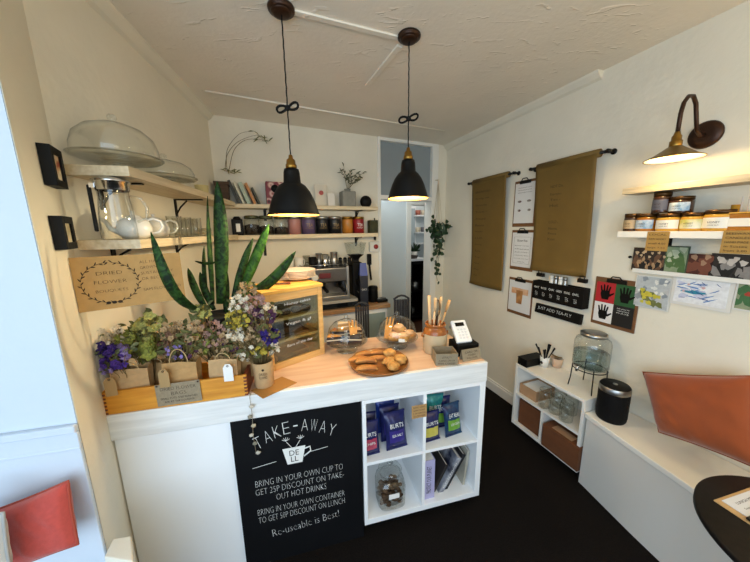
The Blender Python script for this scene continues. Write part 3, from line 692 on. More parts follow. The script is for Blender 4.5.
def sleaf(px0, py0, px1, py1, wpx, dy=0, bend=(0, 0), m_=None, twist=0, ybend=0.0):
    a = at_y(px0, py0, PY + dy * .2) - org; b = at_y(px1, py1, PY + dy) - org
    n = 16; wm = .82 * wpx * mpp(CF.w(b0.x, PY, 1.2)); pts = []; fs = []
    d = (b - a); sd0 = V((d.z, 0, -d.x)).normalized()
    for i in range(n + 1):
        u = i / n; c = a + d * u + V((bend[0], 0, bend[1])) * math.sin(PI * u) + V((0, ybend, 0)) * math.sin(PI * u)
        ww = wm * .5 * (min(1, .55 + u * 1.2)) * (max(0.0, 1 - max(0, (u - .55) / .45) ** 2.2)) ** .8 + .0004
        an = R(twist) * (.4 + u); s = V((sd0.x * math.cos(an), math.sin(an), sd0.z * math.cos(an))); nm = d.cross(s).normalized()
        for k in (-1, -.5, 0, .5, 1): pts.append(c + s * ww * k + nm * (ww * .35 * (k * k)))
    for i in range(n):
        for k in range(4): fs.append((i * 5 + k, i * 5 + k + 1, (i + 1) * 5 + k + 1, (i + 1) * 5 + k))
    m = MB(); m._add(pts, fs, True); m.build('leaf', m_ or m_snake, t, solid=.003)
sleaf(220, 304, 217, 181, 15, -.02, (.010, 0))
sleaf(213, 304, 207.5, 196, 6, .05, (.0, 0), None, 60)
sleaf(207, 312, 151, 232, 9.5, -.34, (.02, -.05), None, 0, -.13)
sleaf(240, 296, 269, 224, 11.5, .02, (.0, .0), m_snake2)
sleaf(233, 300, 253, 238, 8.5, .07, (-.005, 0), None, 20)
sleaf(231, 304, 296, 251, 12, -.06, (.02, -.03))
sleaf(207, 300, 204, 246, 4.5, .06, (-.005, 0), None, 40)
sleaf(208, 312, 188, 268, 8, -.02, (-.012, .0))
sleaf(214, 310, 200, 272, 8, .03, (-.01, .0))
sleaf(226, 312, 226, 268, 8, .08, (.0, .0), None, 30)
sleaf(216, 262, 195, 261, 3, .05, (0, -.01))

# ------------------------------------------------------------------ display cabinet with bakes
CA = R(42); pc = at_z(325, 353.6, TOP)                       # front right foot
ux = V((math.cos(CA), math.sin(CA), 0)); uy = V((-math.sin(CA), math.cos(CA), 0))
CW, CDp, CHt = .335, .25, .425
o0 = pc - ux * CW
DFr = Frame((o0.x, o0.y, 0), CA)
t = thing('display_cabinet', 'pine and glass display cabinet of bakes in the middle of the counter', 'display cabinet', (o0.x, o0.y, TOP + .0005), CA)
s = .035
fr = MB(); fr.box(0, s, 0, .022, 0, CHt - .02).box(CW - s * .8, CW, 0, .022, 0, CHt - .02).box(s, CW - s * .8, 0, .022, 0, .035).box(s, CW - s * .8, 0, .022, CHt - .062, CHt - .02)
fr.build('front_frame', m_pine, t, bevel=.002)
MB().box(-.006, CW + .006, -.006, CDp + .006, CHt - .02, CHt).build('top_board', m_yellowpine, t, bevel=.003)
MB().box(0, .016, .022, CDp, 0, CHt - .02).build('side_panel', m_pine, t); MB().box(CW - .016, CW, .022, CDp, 0, CHt - .02).build('side_panel', m_pine, t)
MB().box(.016, CW - .016, .022, CDp - .01, 0, .014).build('bottom_board', m_pine, t)
MB().box(.016, CW - .016, CDp - .012, CDp, .0, CHt - .02).build('back_panel', mat('cabinet_back', '8A6C48', .6), t)
zsA, zsB = .265, .145
for z in (zsA, zsB): MB().box(.017, CW - .017, .024, CDp - .014, z - .014, z).build('shelf_board', m_pine, t)
MB().box(s - .002, CW - s * .8 + .002, .008, .012, .033, CHt - .06).build('glass_pane', m_pane, t)
g = MB()
for z, tx in ((CHt - .085, 'Honey cakes'), (.232, 'Vegan & gf'), (.112, 'Bars of the day')):
    g.text(tx, T(CW * .56, .0072, z) @ RY(-2), width=.15, height=.02, thin=-.006)
g.build('script_lettering', m_chalk, t)
m_bun = mat('dark_bun', '4A2E1C', .7, var=.2); m_slab = mat('brown_traybake', '6B4426', .75, var=.25, vscale=40); m_cho = mat('dark_brownie', '2A160E', .7, var=.2)
def cab(x, y, z): return DFr.w(x, y, TOP + z)
for i in range(4):
    b = MB(); b.lathe([(0, 0), (.022, 0), (.03, .012), (.028, .024), (.015, .032), (0, .034)], 16); b.k = 1; b.lathe([(0, .0345), (.014, .0325), (.02, .029)], 14)
    o = b.build('bun', [m_bun, mat('pale_icing', 'A8988C', .6)], None, loc=cab(.085 + i * .062, .08, zsA + .001)); tag(o, ('leftmost', 'second from left', 'third from left', 'rightmost')[i] + ' dark iced bun on the top shelf of the display cabinet', 'bun', 'buns in the display cabinet')
t2 = thing('serving_board', 'small wooden board with traybake on the middle shelf of the cabinet', 'board', cab(.17, .11, zsB + .001), CA)
MB().box(-.1, .1, -.06, .07, 0, .012).build('board', m_clip, t2, bevel=.003)
o = MB().box(-.075, .055, -.045, .05, 0, .032).build('traybake_slab', m_slab, None, bevel=.006, loc=cab(.18, .11, zsB + .0138), rot=CA); tag(o, 'brown traybake slab on the board in the display cabinet', 'cake')
o = MB().box(-.1, .09, -.05, .06, 0, .035).build('traybake_slab', m_cho, None, bevel=.006, loc=cab(.17, .1, .0155), rot=CA); tag(o, 'dark brownie slab on the bottom of the display cabinet', 'cake')
# plates and tongs on top
zt = TOP + CHt + .001
pq = at_z(298, 279, zt)
m_plate = mat('cream_plate', 'E4D6C4', .3)
pl = MB().lathe([(0, 0), (.055, 0), (.06, .003), (.1, .014), (.107, .016), (.107, .0185), (.1, .0175), (.06, .0075), (0, .006)], 40)
order = ('bottom plate of the cream stack on the display cabinet', 'second plate from the bottom of the cream stack on the display cabinet', 'third plate up in the cream stack on the display cabinet', 'fourth plate up in the cream stack on the display cabinet', 'fifth plate up in the cream stack on the display cabinet', 'top plate of the cream stack on the display cabinet')
me0 = None
for i in range(6):
    o = pl.build('plate', m_plate) if i == 0 else me0.copy()
    if i == 0: me0 = o
    else: COL.objects.link(o)
    o.location = (pq.x + .0015 * math.sin(i * 2), pq.y + .0015 * math.cos(i * 3), zt + i * .0085); tag(o, order[i], 'plate', 'stack of cream plates')
tq = at_z(281, 284.5, zt)
t = thing('serving_tongs', 'dark wooden tongs lying on top of the display cabinet before the plates', 'tongs', (tq.x, tq.y, zt), R(20))
for sx in (-1, 1): MB().tube([(-.055, sx * .002, .006), (0, sx * .010, .006), (.05, sx * .014, .006)], [.004, .006, .009], 8, flat=.5).build('arm', mat('dark_red_wood', '4A1A10', .45), t)
wq = at_z(261, 286, zt)
o = MB().prism([(-.05, -.03), (.06, -.03), (.06, .04), (-.05, .04)], 0, .006).build('wooden_card', m_crate, None, loc=(wq.x, wq.y, zt), rot=R(35)); tag(o, 'small flat orange wooden board on the left of the cabinet top', 'board')
# ------------------------------------------------------------------ cake stands, tray, jar and till things
def cake_dome(px, py, label_s, label_d, dia, grp_s='cake stands on the counter', grp_d='glass domes over the cakes', z=TOP, foot=.055, frame=None, dome_h=.13, loc=None):
    q = at_z(px, py, z) if loc is None else loc
    r = dia / 2
    t = thing('cake_stand', label_s, 'cake stand', (q.x, q.y, z + .0005), 0, grp_s)
    MB().lathe([(0, .003), (r * .50, 0), (r * .52, .003), (r * .3, .012), (.018, .02), (.016, foot - .012), (r * .3, foot - .004)], 36).build('foot', m_glass2, t)
    MB().lathe([(0, foot - .004), (r * .3, foot - .004), *[(r * (.34 + .06 * k_), foot - .002 + (.0022 if k_ % 2 else 0)) for k_ in range(10)], (r * .95, foot), (r * 1.03, foot + .008), (r * 1.03, foot + .012), (r * .95, foot + .006), (0, foot + .004)], 44).build('plate', m_glass2, t)
    d = thing('glass_dome', label_d, 'glass dome', (q.x, q.y, z + foot + .0095), 0, grp_d)
    pr = [(r * .93, 0), (r * .945, .003), (r * .93, dome_h * .3), (r * .84, dome_h * .6), (r * .62, dome_h * .83), (r * .32, dome_h * .96), (.012, dome_h)]
    MB().lathe(pr, 44).build('bell', m_glass, d)
    MB().lathe([(.012, dome_h), (.008, dome_h + .006), (.014, dome_h + .014), (.015, dome_h + .022), (.009, dome_h + .029), (0, dome_h + .031)], 20).build('knob', m_glass2, d)
    return V((q.x, q.y, z + foot + .008))
m_sponge = mat('golden_sponge', 'C08A48', .8, var=.2, vscale=50); m_cream = mat('cream_icing', 'E8D2B0', .6); m_biscuit = mat('biscuit_wood', 'C68A3E', .65, var=.12, vscale=30); m_pasty = mat('baked_pastry', 'BE8440', .6, col2='9A5E26', vscale=28); m_muffin = mat('muffin_crumb', 'D0A05A', .7, col2='A8702E', vscale=30); m_peach = mat('peach_cream', 'E6B888', .6, var=.08, vscale=40)
def slice_(name, label, p, rz, m1, m2, m3, L=.085, W_=.05, hh=.048, grp='cake slices under the domes', tilt=0):
    t = thing(name, label, 'cake', p, (0, R(tilt), R(rz)), grp)
    w = [(0, 0), (L, -W_ / 2), (L, W_ / 2)]
    MB().prism(w, 0, hh * .42).build('lower_layer', m1, t, bevel=.002); MB().prism(w, hh * .425, hh * .57).build('filling', m2, t, bevel=.0015)
    MB().prism(w, hh * .575, hh * .9).build('upper_layer', m1, t, bevel=.002); MB().prism(w, hh * .905, hh * 1.02).build('topping', m3, t, bevel=.002)
    return t
def fork(name, label, p, rz, lean, grp='wooden biscuit forks'):
    t = MB()
    t.M = Matrix.Scale(1.45, 4); t.plate([(-.013, 0), (.013, 0), (.016, .05), (.018, .09), (.012, .09), (.0095, .058), (.006, .058), (.0035, .092), (-.0035, .092), (-.006, .058), (-.0095, .058), (-.012, .09), (-.018, .09), (-.016, .05)], -.003, .003)
    o = t.build(name, m_biscuit, None, bevel=.001, loc=p, rot=(R(lean), 0, R(rz))); return tag(o, label, 'wooden fork', grp)
p = cake_dome(347, 350, 'glass cake stand with dark layered slices next to the display cabinet', 'glass dome with knob over the dark layered cake slices', .245)
slice_('cake_slice', 'chocolate layer slice at the front under the left counter dome', p + V((-.02, -.05, 0)), 175, m_cho, m_cream, m_sponge, .085, .055)
slice_('cake_slice', 'chocolate layer slice lying across the middle under the left counter dome', p + V((.01, -.055, 0)), 14, m_cho, m_cream, m_cho, .08, .05)
slice_('cake_slice', 'chocolate layer slice at the rear left under the left counter dome', p + V((-.015, .03, .0)), 160, m_cho, m_cream, m_sponge, .085, .06)
slice_('cake_slice', 'golden topped slice at the rear right under the left counter dome', p + V((.0, .05, .0)), 20, m_cho, m_cream, m_peach, .085, .06)
slice_('cake_slice', 'golden slice piled on top of the others under the left counter dome', p + V((.035, .045, .051)), 185, m_sponge, m_cream, m_cream, .09, .055)
fork('biscuit_fork', 'tan biscuit fork leaning over the dark slices', p + V((.05, -.04, .008)), 12, -38)
p = cake_dome(397, 346, 'glass cake stand with pale buns nearer the stoneware jar', 'glass dome with knob over the pale cream buns', .25)
for i, (x, y, z, s_, lb) in enumerate(((.075, -.01, 0, 1.0, 'right edge'), (.03, -.05, 0, 1.0, 'front'), (.03, .04, 0, 1.05, 'back right'), (-.03, .055, 0, 1.0, 'back left'), (.01, -.005, .038, .95, 'top of the pile'), (-.02, -.045, 0, .95, 'front left'))):
    t = thing('cream_bun', 'pale cream topped bun at the ' + lb + ' under the right counter dome', 'bun', p + V((x, y, z)), i * .7, 'buns under the glass dome')
    s_ *= 1.18; MB().lathe([(0, 0), (.03 * s_, 0), (.036 * s_, .01), (.036 * s_, .022), (.03 * s_, .028), (0, .03)], 18).build('sponge', m_muffin, t)
    MB().ball((0, 0, .031), .028 * s_, (1, 1, .42), 12, 8, .25).build('cream_top', m_peach, t)
fork('biscuit_fork', 'tan biscuit fork standing at the left in the dome of pale buns', p + V((-.065, -.045, .004)), -24, -30)
o = MB().box(-.018, .018, -.0015, .0015, 0, .02).build('price_label', m_paper, None, loc=p + V((.02, -.095, .001)), rot=(R(-15), 0, 0)); tag(o, 'small white label at the front of the pale bun stand', 'label')

tq = at_z(379, 363.5, TOP)
t = thing('round_tray', 'round wooden tray of pastries at the front of the counter', 'tray', (tq.x, tq.y, TOP + .0005), 0)
m_tray = wood('tray_wood', '7E5026', '96622F', .4, 'X', 5, .2)
MB().lathe([(0, .0), (.145, .0), (.156, .006), (.160, .018), (.158, .020), (.154, .018), (.149, .010), (0, .010)], 56).build('tray_body', m_tray, t)
def pasty(px, py, rz, label, z=0.0, s_=1.0):
    q = at_z(px, py, TOP + .012); t = thing('pasty', label, 'pastry', (q.x, q.y, TOP + .0112 + z), R(rz), 'half moon pasties on the tray')
    m = MB(); n = 18
    def fn(u, v):
        a = PI * u; x = -.052 * s_ * math.cos(a); ry = .052 * s_ * math.sin(a) ** .8
        yy = -.02 + ry * (v * 1.0); hh = .017 * s_ * math.sin(PI * min(1, v * .92 + .05)) ** .7 * math.sin(a) ** .6
        return (x, yy, .002 + hh)
    m.grid(fn, n, 8); m.grid(lambda u, v: (lambda p: (p[0], p[1], .0005))(fn(1 - u, v)), n, 2)
    m.build('crust', m_pasty, t, solid=.002)
    e = MB(); e.tube([(-.053 * s_ * math.cos(PI * i / 22), -.02 + .053 * s_ * math.sin(PI * i / 22) ** .8, .005) for i in range(23)], [.004 + .0012 * math.sin(i * 2.4) for i in range(23)], 6); e.build('crimped_edge', m_sponge, t)
pasty(364, 354.5, 12, 'half moon pasty at the back left of the tray'); pasty(376, 353.5, 4, 'half moon pasty at the back centre of the tray'); pasty(358, 359.5, 16, 'half moon pasty at the far left of the tray')
pasty(378, 359, 6, 'half moon pasty just left of the muffins, second row from the back'); pasty(366, 362.5, 3, 'half moon pasty in the middle of the pile on the tray', .008); pasty(366.5, 369, 4, 'half moon pasty at the front of the tray')
def cookie(px, py, label, z=0.0, s_=1.0, k=0):
    q = at_z(px, py, TOP + .012); t = thing('scone', label, 'scone', (q.x, q.y, TOP + .0112 + z), k, 'knobbly scones on the tray')
    MB().ball((0, 0, .017 * s_), .034 * s_, (1, 1, .6), 18, 12, .42).build('crumb', m_muffin, t)
    m = MB()
    for a in range(5): m.ball((.017 * s_ * math.cos(a * 1.9 + k), .017 * s_ * math.sin(a * 1.9 + k), .028 * s_), .0055, (1, 1, .7), 8, 5, .3)
    m.build('jam_spots', mat('red_brown_jam', '8A3A1A', .4), t)
cookie(390, 357, 'knobbly scone at the back right of the tray', .006, 1.05, 1); cookie(400, 362, 'knobbly scone at the right edge of the tray', 0, 1.05, 2); cookie(389, 364.5, 'knobbly scone in the middle right of the tray', .0, 1.0, 3); cookie(393, 369, 'knobbly scone at the front right of the tray', .0, .95, 4)

jq = at_z(434.5, 351, TOP); jy = CF.l(jq).y
t = thing('stoneware_jar', 'two tone stoneware jar with brown shoulder holding wooden spoons', 'jar', (jq.x, jq.y, TOP + .0005), CF.a)
MB().lathe([(0, 0), (.062, 0), (.068, .006), (.07, .10), (.0695, .118)], 36).build('cream_body', mat('cream_stoneware', 'C2AE8C', .3, var=.05), t)
MB().lathe([(.0695, .118), (.068, .13), (.058, .15), (.052, .156), (.054, .16), (.06, .166), (.06, .176), (.055, .178), (.049, .172), (.048, .12), (0, .118)], 36).build('brown_shoulder', mat('brown_glaze', '8A4C1C', .22, col2='A8642A', vscale=25), t)
for sx in (-1, 1): MB().tube([(sx * .067, 0, .12), (sx * .08, 0, .118), (sx * .082, 0, .105), (sx * .07, 0, .098)], .006, 8).build('lug_handle', mat('brown_glaze', '8A4C1C'), t)
def spoon(i, bx, tx, ty, L, kind, label, m_):
    t = thing('wooden_spoon' if kind != 'whisk' else 'whisk', label, 'utensil', CF.w(CF.l(jq).x + bx, jy, TOP + .125), CF.a, 'utensils in the stoneware jar')
    e = V((tx, ty, L))
    if kind == 'rod': MB().tube([V((0, 0, 0)), e * .5, e], [.008, .0095, .0085], 10).build('handle', m_, t)
    elif kind == 'spat':
        MB().tube([V((0, 0, 0)), e * .6], [.006, .006], 10).build('handle', m_, t); MB().tube([e * .58, e * .75, e * .95, e], [.006, .015, .016, .012], 10, flat=.35).build('blade', m_, t)
    else:
        MB().tube([V((0, 0, 0)), e * .45], .006, 10).build('handle', m_bronze, t)
        w = MB()
        for k in range(5):
            a = PI * k / 5; w.tube([e * .45 + V((math.cos(a) * .018 * math.sin(q), math.sin(a) * .018 * math.sin(q), L * .55 * (1 - math.cos(q)) / 2 + 0)) for q in [2 * PI * j / 16 for j in range(17)]], .0011, 4)
        w.build('wire_loops', m_bronze, t)
m_sp1 = mat('pale_spoon_wood', 'D6B488', .6); m_sp2 = mat('tan_spoon_wood', 'C59A66', .6)
spoon(0, -.03, -.008, .01, .215, 'rod', 'pale wooden rolling pin handle at the left of the stoneware jar', m_sp1)
spoon(1, -.012, .002, -.02, .205, 'spat', 'pale wooden spatula second from the left in the stoneware jar', m_sp1)
spoon(2, .005, .018, .012, .19, 'whisk', 'dark wire whisk in the middle of the stoneware jar', m_bronze)
spoon(3, .015, .03, .02, .20, 'spat', 'wooden spoon just right of the whisk in the stoneware jar', m_sp1)
spoon(4, .028, .055, -.01, .185, 'spat', 'tan wooden spoon leaning outward to the right of the stoneware jar', m_sp2)

bl = ct(435.7, 366); br = ct(457.7, 365.4)
t = thing('kraft_box', 'open grey kraft box with handwriting on its front, beside the stoneware jar', 'box', CF.w(bl.x, bl.y, TOP + .0005), math.atan2(br.y - bl.y, br.x - bl.x) + CF.a)
bw = (br - bl).length; bh = .066; bd = .10
MB().box(0, bw, 0, .003, 0, bh).box(0, bw, bd - .003, bd, 0, bh).box(0, .003, .003, bd - .003, 0, bh).box(bw - .003, bw, .003, bd - .003, 0, bh).box(.003, bw - .003, .003, bd - .003, 0, .004).build('box_walls', m_greykraft, t)
g = MB(); g.text('LOYALTY', T(bw / 2, -.001, .046), width=bw * .45, height=.009); g.text('CARDS ON US', T(bw / 2, -.001, .028), width=bw * .72, height=.009); g.text('FREE COFFEE', T(bw / 2, -.001, .012), width=bw * .8, height=.009); g.build('handwriting', m_ink, t)
sl = ct(463, 362); sr = ct(481, 358.5)
t = thing('tent_card', 'small kraft tent card standing before the card reader', 'card', CF.w(sl.x, sl.y, TOP + .0005), math.atan2(sr.y - sl.y, sr.x - sl.x) + CF.a)
sw = (sr - sl).length

m = MB(); m.box(0, sw, 0, .0018, 0, .062); m.build('front_flap', m_greykraft, t, rot=(R(-14), 0, 0)); MB().box(0, sw, 0, .0018, 0, .062).build('rear_flap', m_greykraft, t, loc=(0, .032, 0), rot=(R(14), 0, 0))
g = MB(); g.text('CARD OR', T(sw / 2, -.0009, .046), width=sw * .7, height=.010); g.text('CASH', T(sw / 2, -.0009, .030), width=sw * .4, height=.010); g.text('WELCOME', T(sw / 2, -.0009, .014), width=sw * .55, height=.008); g.build('handwriting', m_ink, t, rot=(R(-14), 0, 0))
kq = ct(468, 356); ky = kq.y + .02
t = thing('reader_dock', 'black box dock under the white card reader', 'dock', CF.w(kq.x, ky, TOP + .0005), CF.a)
MB().box(-.066, .07, -.02, .09, 0, .07).build('dock_body', m_black, t, bevel=.006)
t = thing('card_reader', 'white card reader with small dark screen tilted on its black dock', 'card reader', CF.w(kq.x - .01, ky + .012, TOP + .0815), (R(-42), 0, CF.a))
MB().box(-.048, .048, -.012, .012, -.012, .125).build('reader_body', mat('white_plastic', 'EDEDEB', .35), t, bevel=.008, seg=3)
MB().box(-.028, .028, -.0135, -.0122, .085, .108).build('screen', m_black, t)
m = MB()
for i in range(4):
    for j in range(3): m.box(-.028 + j * .021, -.014 + j * .021, -.0142, -.0122, .008 + i * .017, .018 + i * .017)
m.build('keypad', mat('pale_grey_keys', 'D8D9DA', .5), t)
q = ct(454, 344)
t = thing('metal_stand', 'small grey metal post with round top between the jar and card reader', 'stand', CF.w(q.x, q.y, TOP + .0005), CF.a)
MB().cyl(.03, 0, .006).build('base', m_steel, t); MB().cyl(.006, .006, .1).build('post', m_steel, t); MB().lathe([(0, .1), (.03, .1), (.034, .106), (.034, .11), (0, .112)], 24).build('round_top', m_steel, t)
# ------------------------------------------------------------------ left wall: frames, shelves, sign
ra = math.atan2(PC.y - PE.y, PC.x - PE.x)                    # along the splay, away from us
RV = Frame((PE.x, PE.y, 0), ra)                              # facing it: x away from us, -y into the room
if (RV.M.to_3x3() @ V((0, -1, 0))).x < 0: pass
def boxframe(px, py, label, hgt, picm):
    q = RV.on(px, py, .0)
    t = thing('box_frame', label, 'picture frame', RV.w(q.x, 0, q.z), RV.a, 'black box frames')
    w, h, d = .10, hgt, .03
    MB().box(-w/2, -w/2 + .02, -d, -.001, -h/2, h/2).box(w/2 - .02, w/2, -d, -.001, -h/2, h/2).box(-w/2 + .02, w/2 - .02, -d, -.001, -h/2, -h/2 + .022).box(-w/2 + .02, w/2 - .02, -d, -.001, h/2 - .022, h/2).build('frame', m_black, t, bevel=.001)
    MB().box(-w/2 + .02, w/2 - .02, -d + .006, -d + .008, -h/2 + .022, h/2 - .022).build('picture', picm, t)
boxframe(46, 167, 'upper black box frame with small red figure picture beside the upper shelf', .122, ramp_mat('figure_print', [(.4, 'D8CBB0'), (.55, 'B88A60'), (.62, '9A4A34')], 30))
boxframe(57, 233, 'lower black box frame with pale picture beside the lower shelf', .105, ramp_mat('pale_print', [(.4, 'C9BFA2'), (.6, 'A89C7A')], 30))

UZ, LZ = 1.893, 1.628
SL = CX + .02; SD = .205
def bracket(parent, x, z, d=.16, h=.11, name='bracket', mm=None):
    MB().box(x - .012, x + .012, -.006, -.0005, z - h, z - .001).box(x - .012, x + .012, -d, -.006, z - .007, z - .001).build(name, mm or m_blackmetal, parent)
    MB().tube([(x, -.006, z - h * .8), (x, -.03, z - h * .45), (x, -.07, z - .01)], .005, 8).build(name, mm or m_blackmetal, parent)
t = thing('wall_shelf', 'upper pale wooden shelf on the left wall carrying the glass cake domes', 'shelf', LF.o, LF.a, 'left wall shelves')
MB().box(SL, -.21, -SD, -.001, UZ - .036, UZ).build('board', m_shelf, t, bevel=.002)
for px, py in ((97, 178), (175, 205)):
    bracket(t, LF.on(px, py).x, UZ - .036)
t = thing('wall_shelf', 'lower pale wooden shelf on the left wall carrying teapots and glasses', 'shelf', LF.o, LF.a, 'left wall shelves')
MB().box(SL, -.215, -SD, -.001, LZ - .036, LZ).build('board', m_shelf, t, bevel=.002)
for px, py in ((112, 250), (176, 246)): bracket(t, LF.on(px, py).x, LZ - .036, .15, .07)

def lsh(px, py, off=.1): return LF.on(px, py, off)
q = LF.w(LF.on(117, 150, .115).x, -.115, UZ)
p = cake_dome(0, 0, 'wide glass cake stand at the near end of the upper left shelf', 'large glass dome with ring handle at the near end of the upper left shelf', .285, 'cake stands on the left shelf', 'glass domes on the left shelf', UZ, .04, dome_h=.128, loc=q)
q = LF.w(LF.on(165, 170, .12).x, -.12, UZ)
cake_dome(0, 0, 'glass cake stand farther along the upper left shelf', 'flatter glass dome farther along the upper left shelf', .27, 'cake stands on the left shelf', 'glass domes on the left shelf', UZ, .026, dome_h=.085, loc=q)
q = LF.on(201, 182, .1)
t = thing('cream_pot', 'small cream pot at the far end of the upper left shelf', 'pot', LF.w(min(q.x, -.3), -.1, UZ + .0005), LF.a)
MB().lathe([(0, 0), (.036, 0), (.042, .07), (.044, .072), (.04, .072), (.036, .01), (0, .008)], 24).build('pot_body', mat('cream_glaze', 'D2C38E', .5), t)

# cafetiere
q = LF.on(120, 233, .13)
CFX = q.x
t = thing('cafetiere', 'tall glass cafetiere with chrome lid at the near end of the lower left shelf', 'cafetiere', LF.w(q.x, -.13, LZ + .0005), LF.a - R(54))
MB().lathe([(0, .004), (.05, .003), (.055, .006), (.052, .09), (.045, .155), (.046, .185)], 36).build('glass_beaker', m_glass2, t)
MB().lathe([(.048, .178), (.05, .18), (.05, .205), (.056, .208), (.056, .216), (.03, .226), (0, .228)], 36).build('lid', m_chrome, t)
MB().box(-.068, -.056, -.007, .007, .03, .195).build('grip', m_black, t, bevel=.004)
MB().box(-.062, -.045, -.008, .008, .185, .2).build('grip_clasp', m_chrome, t)
MB().tube([(.045, -.01, .16), (.075, -.02, .155), (.09, -.025, .12), (.085, -.022, .08), (.056, -.015, .065)], .005, 8).build('glass_handle', m_glass2, t)

def teapot(px, off, label, s=1.0, hrot=0, i=0):
    q = LF.on(px, 236, off)
    t = thing('teapot', label, 'teapot', LF.w(q.x, -off, LZ + .0005), LF.a + R(hrot), 'white teapots on the left shelf')
    MB().lathe([(0, 0), (.045 * s, 0), (.066 * s, .02 * s), (.074 * s, .05 * s), (.066 * s, .083 * s), (.042 * s, .104 * s), (.032 * s, .108 * s)], 32).build('pot_body', m_white_china, t)
    MB().lathe([(.034 * s, .107 * s), (.03 * s, .114 * s), (.01 * s, .12 * s), (.007 * s, .124 * s), (.011 * s, .131 * s), (.008 * s, .138 * s), (0, .139 * s)], 24).build('lid', m_white_china, t)
    MB().tube([(.055 * s, 0, .092 * s), (.08 * s, 0, .103 * s), (.112 * s, 0, .09 * s), (.118 * s, 0, .06 * s), (.1 * s, 0, .032 * s), (.066 * s, 0, .024 * s)], .006 * s, 10).build('handle', m_white_china, t)
    MB().tube([(-.06 * s, 0, .035 * s), (-.09 * s, 0, .05 * s), (-.105 * s, 0, .085 * s), (-.125 * s, 0, .1 * s)], [.016 * s, .012 * s, .009 * s, .008 * s], 10).build('spout', m_white_china, t)
teapot(136, .135, 'white china teapot just behind the glass cafetiere', .80, -54)
teapot(156, .09, 'white china teapot farther along the lower left shelf before the tumblers', .82, -50)
tum = None
for i, (px, off) in enumerate(((176, .15), (181, .09), (186, .15), (189, .06), (193, .11), (196.5, .16))):
    q = LF.on(px, 236, off)
    lab = ('first glass tumbler after the teapots on the lower left shelf', 'second glass tumbler after the teapots on the lower left shelf', 'third glass tumbler after the teapots on the lower left shelf', 'glass tumbler at the wall side of the row on the lower left shelf', 'fifth glass tumbler in the row on the lower left shelf', 'last glass tumbler in the row nearest the corner')[i]
    if tum is None:
        m = MB(); m.lathe([(0, .003), (.026, .0), (.029, .003), (.034, .105), (.0325, .105), (.028, .01), (0, .009)], 24); tum = o = m.build('glass_tumbler', m_glass)
    else: o = tum.copy(); COL.objects.link(o)
    o.location = LF.w(q.x, -off, LZ + .0005); tag(o, lab, 'glass', 'tumblers on the left shelf')
for i, (px, lb, c) in enumerate(((203, 'lower', 'C9BFA0'),)):
    q = LF.on(px, 235, .12); t = thing('glass_dish', 'low glass dish with pale contents at the far end of the lower left shelf', 'dish', LF.w(min(q.x, -.27), -.12, LZ + .0005), LF.a)
    MB().lathe([(0, .002), (.04, 0), (.05, .01), (.052, .05), (.05, .05), (.047, .012), (0, .01)], 28).build('bowl', m_glass2, t)
    tag(MB().lathe([(0, .012), (.044, .012), (.046, .035), (.03, .042), (0, .044)], 24).build('contents', mat('oat_contents', 'B8AA80', .9, var=.2, vscale=90), t), kind='stuff')

# kraft sign hung below the lower shelf end
sa, sb = at_z(68, 258, 1.571), at_z(179.5, 252.5, 1.571)
SGN = Frame((sa.x, sa.y, 0), math.atan2(sb.y - sa.y, sb.x - sa.x)); sw = (sb - sa).length
t = thing('kraft_sign', 'kraft paper sign with leaf wreath and handwriting below the lower left shelf', 'sign', SGN.w(sw / 2, 0, 1.474), SGN.a)
hw2, hh2 = sw / 2, .097
MB().box(-hw2, hw2, 0, .002, -hh2, hh2).build('paper', mat('tan_kraft_paper', 'B48F58', .85, var=.05, vscale=40), t)
g = MB()
cx_, rx_, rz_ = -.062, .078, .074
for a in [2 * PI * i / 40 for i in range(40)]:
    p0 = V((cx_ + rx_ * math.cos(a), -.0012, rz_ * math.sin(a))); ta = V((-rx_ * math.sin(a), 0, rz_ * math.cos(a))).normalized(); no = V((math.cos(a), 0, math.sin(a)))
    sgnm = 1 if math.cos(a) > 0 else -1
    g.leaf(p0, p0 + (ta * .011 * sgnm + no * .008 * (1 if int(a * 40 / 6.283) % 2 else -1)), .0045, V((0, 0, 0)), ta.cross(V((0, 1, 0))), 3, 0)
for k in range(40):
    a, b_ = 2 * PI * k / 40, 2 * PI * (k + 1) / 40
    if k % 10 != 9: g.tube([(cx_ + rx_ * math.cos(a), -.0008, rz_ * math.sin(a)), (cx_ + rx_ * math.cos(b_), -.0008, rz_ * math.sin(b_))], .0007, 4)
for i in range(3): g.ball((cx_ - .016 + i * .016, -.0008, -rz_), .007, (1, .1, .8), 10, 6)
for s, z in (('DRIED', .036), ('FLOWER', .004), ('BOUQUETS', -.030)): g.text(s, T(cx_, -.0008, z), width={'DRIED': .07, 'FLOWER': .088, 'BOUQUETS': .088}[s], height=.012, thin=-.02)
for i, s in enumerate(('ALL HAND', 'GROWN AND', 'SUSTAINABLY', 'OR RECYCLED', '', 'SAM FLOWERBED')):
    if s: g.text(s, T(.026, -.0008, .068 - i * .0215) @ RY(-2), width=.0092 * len(s), height=.0105, align='LEFT', thin=-.015)
g.build('ink_drawing', m_ink, t)

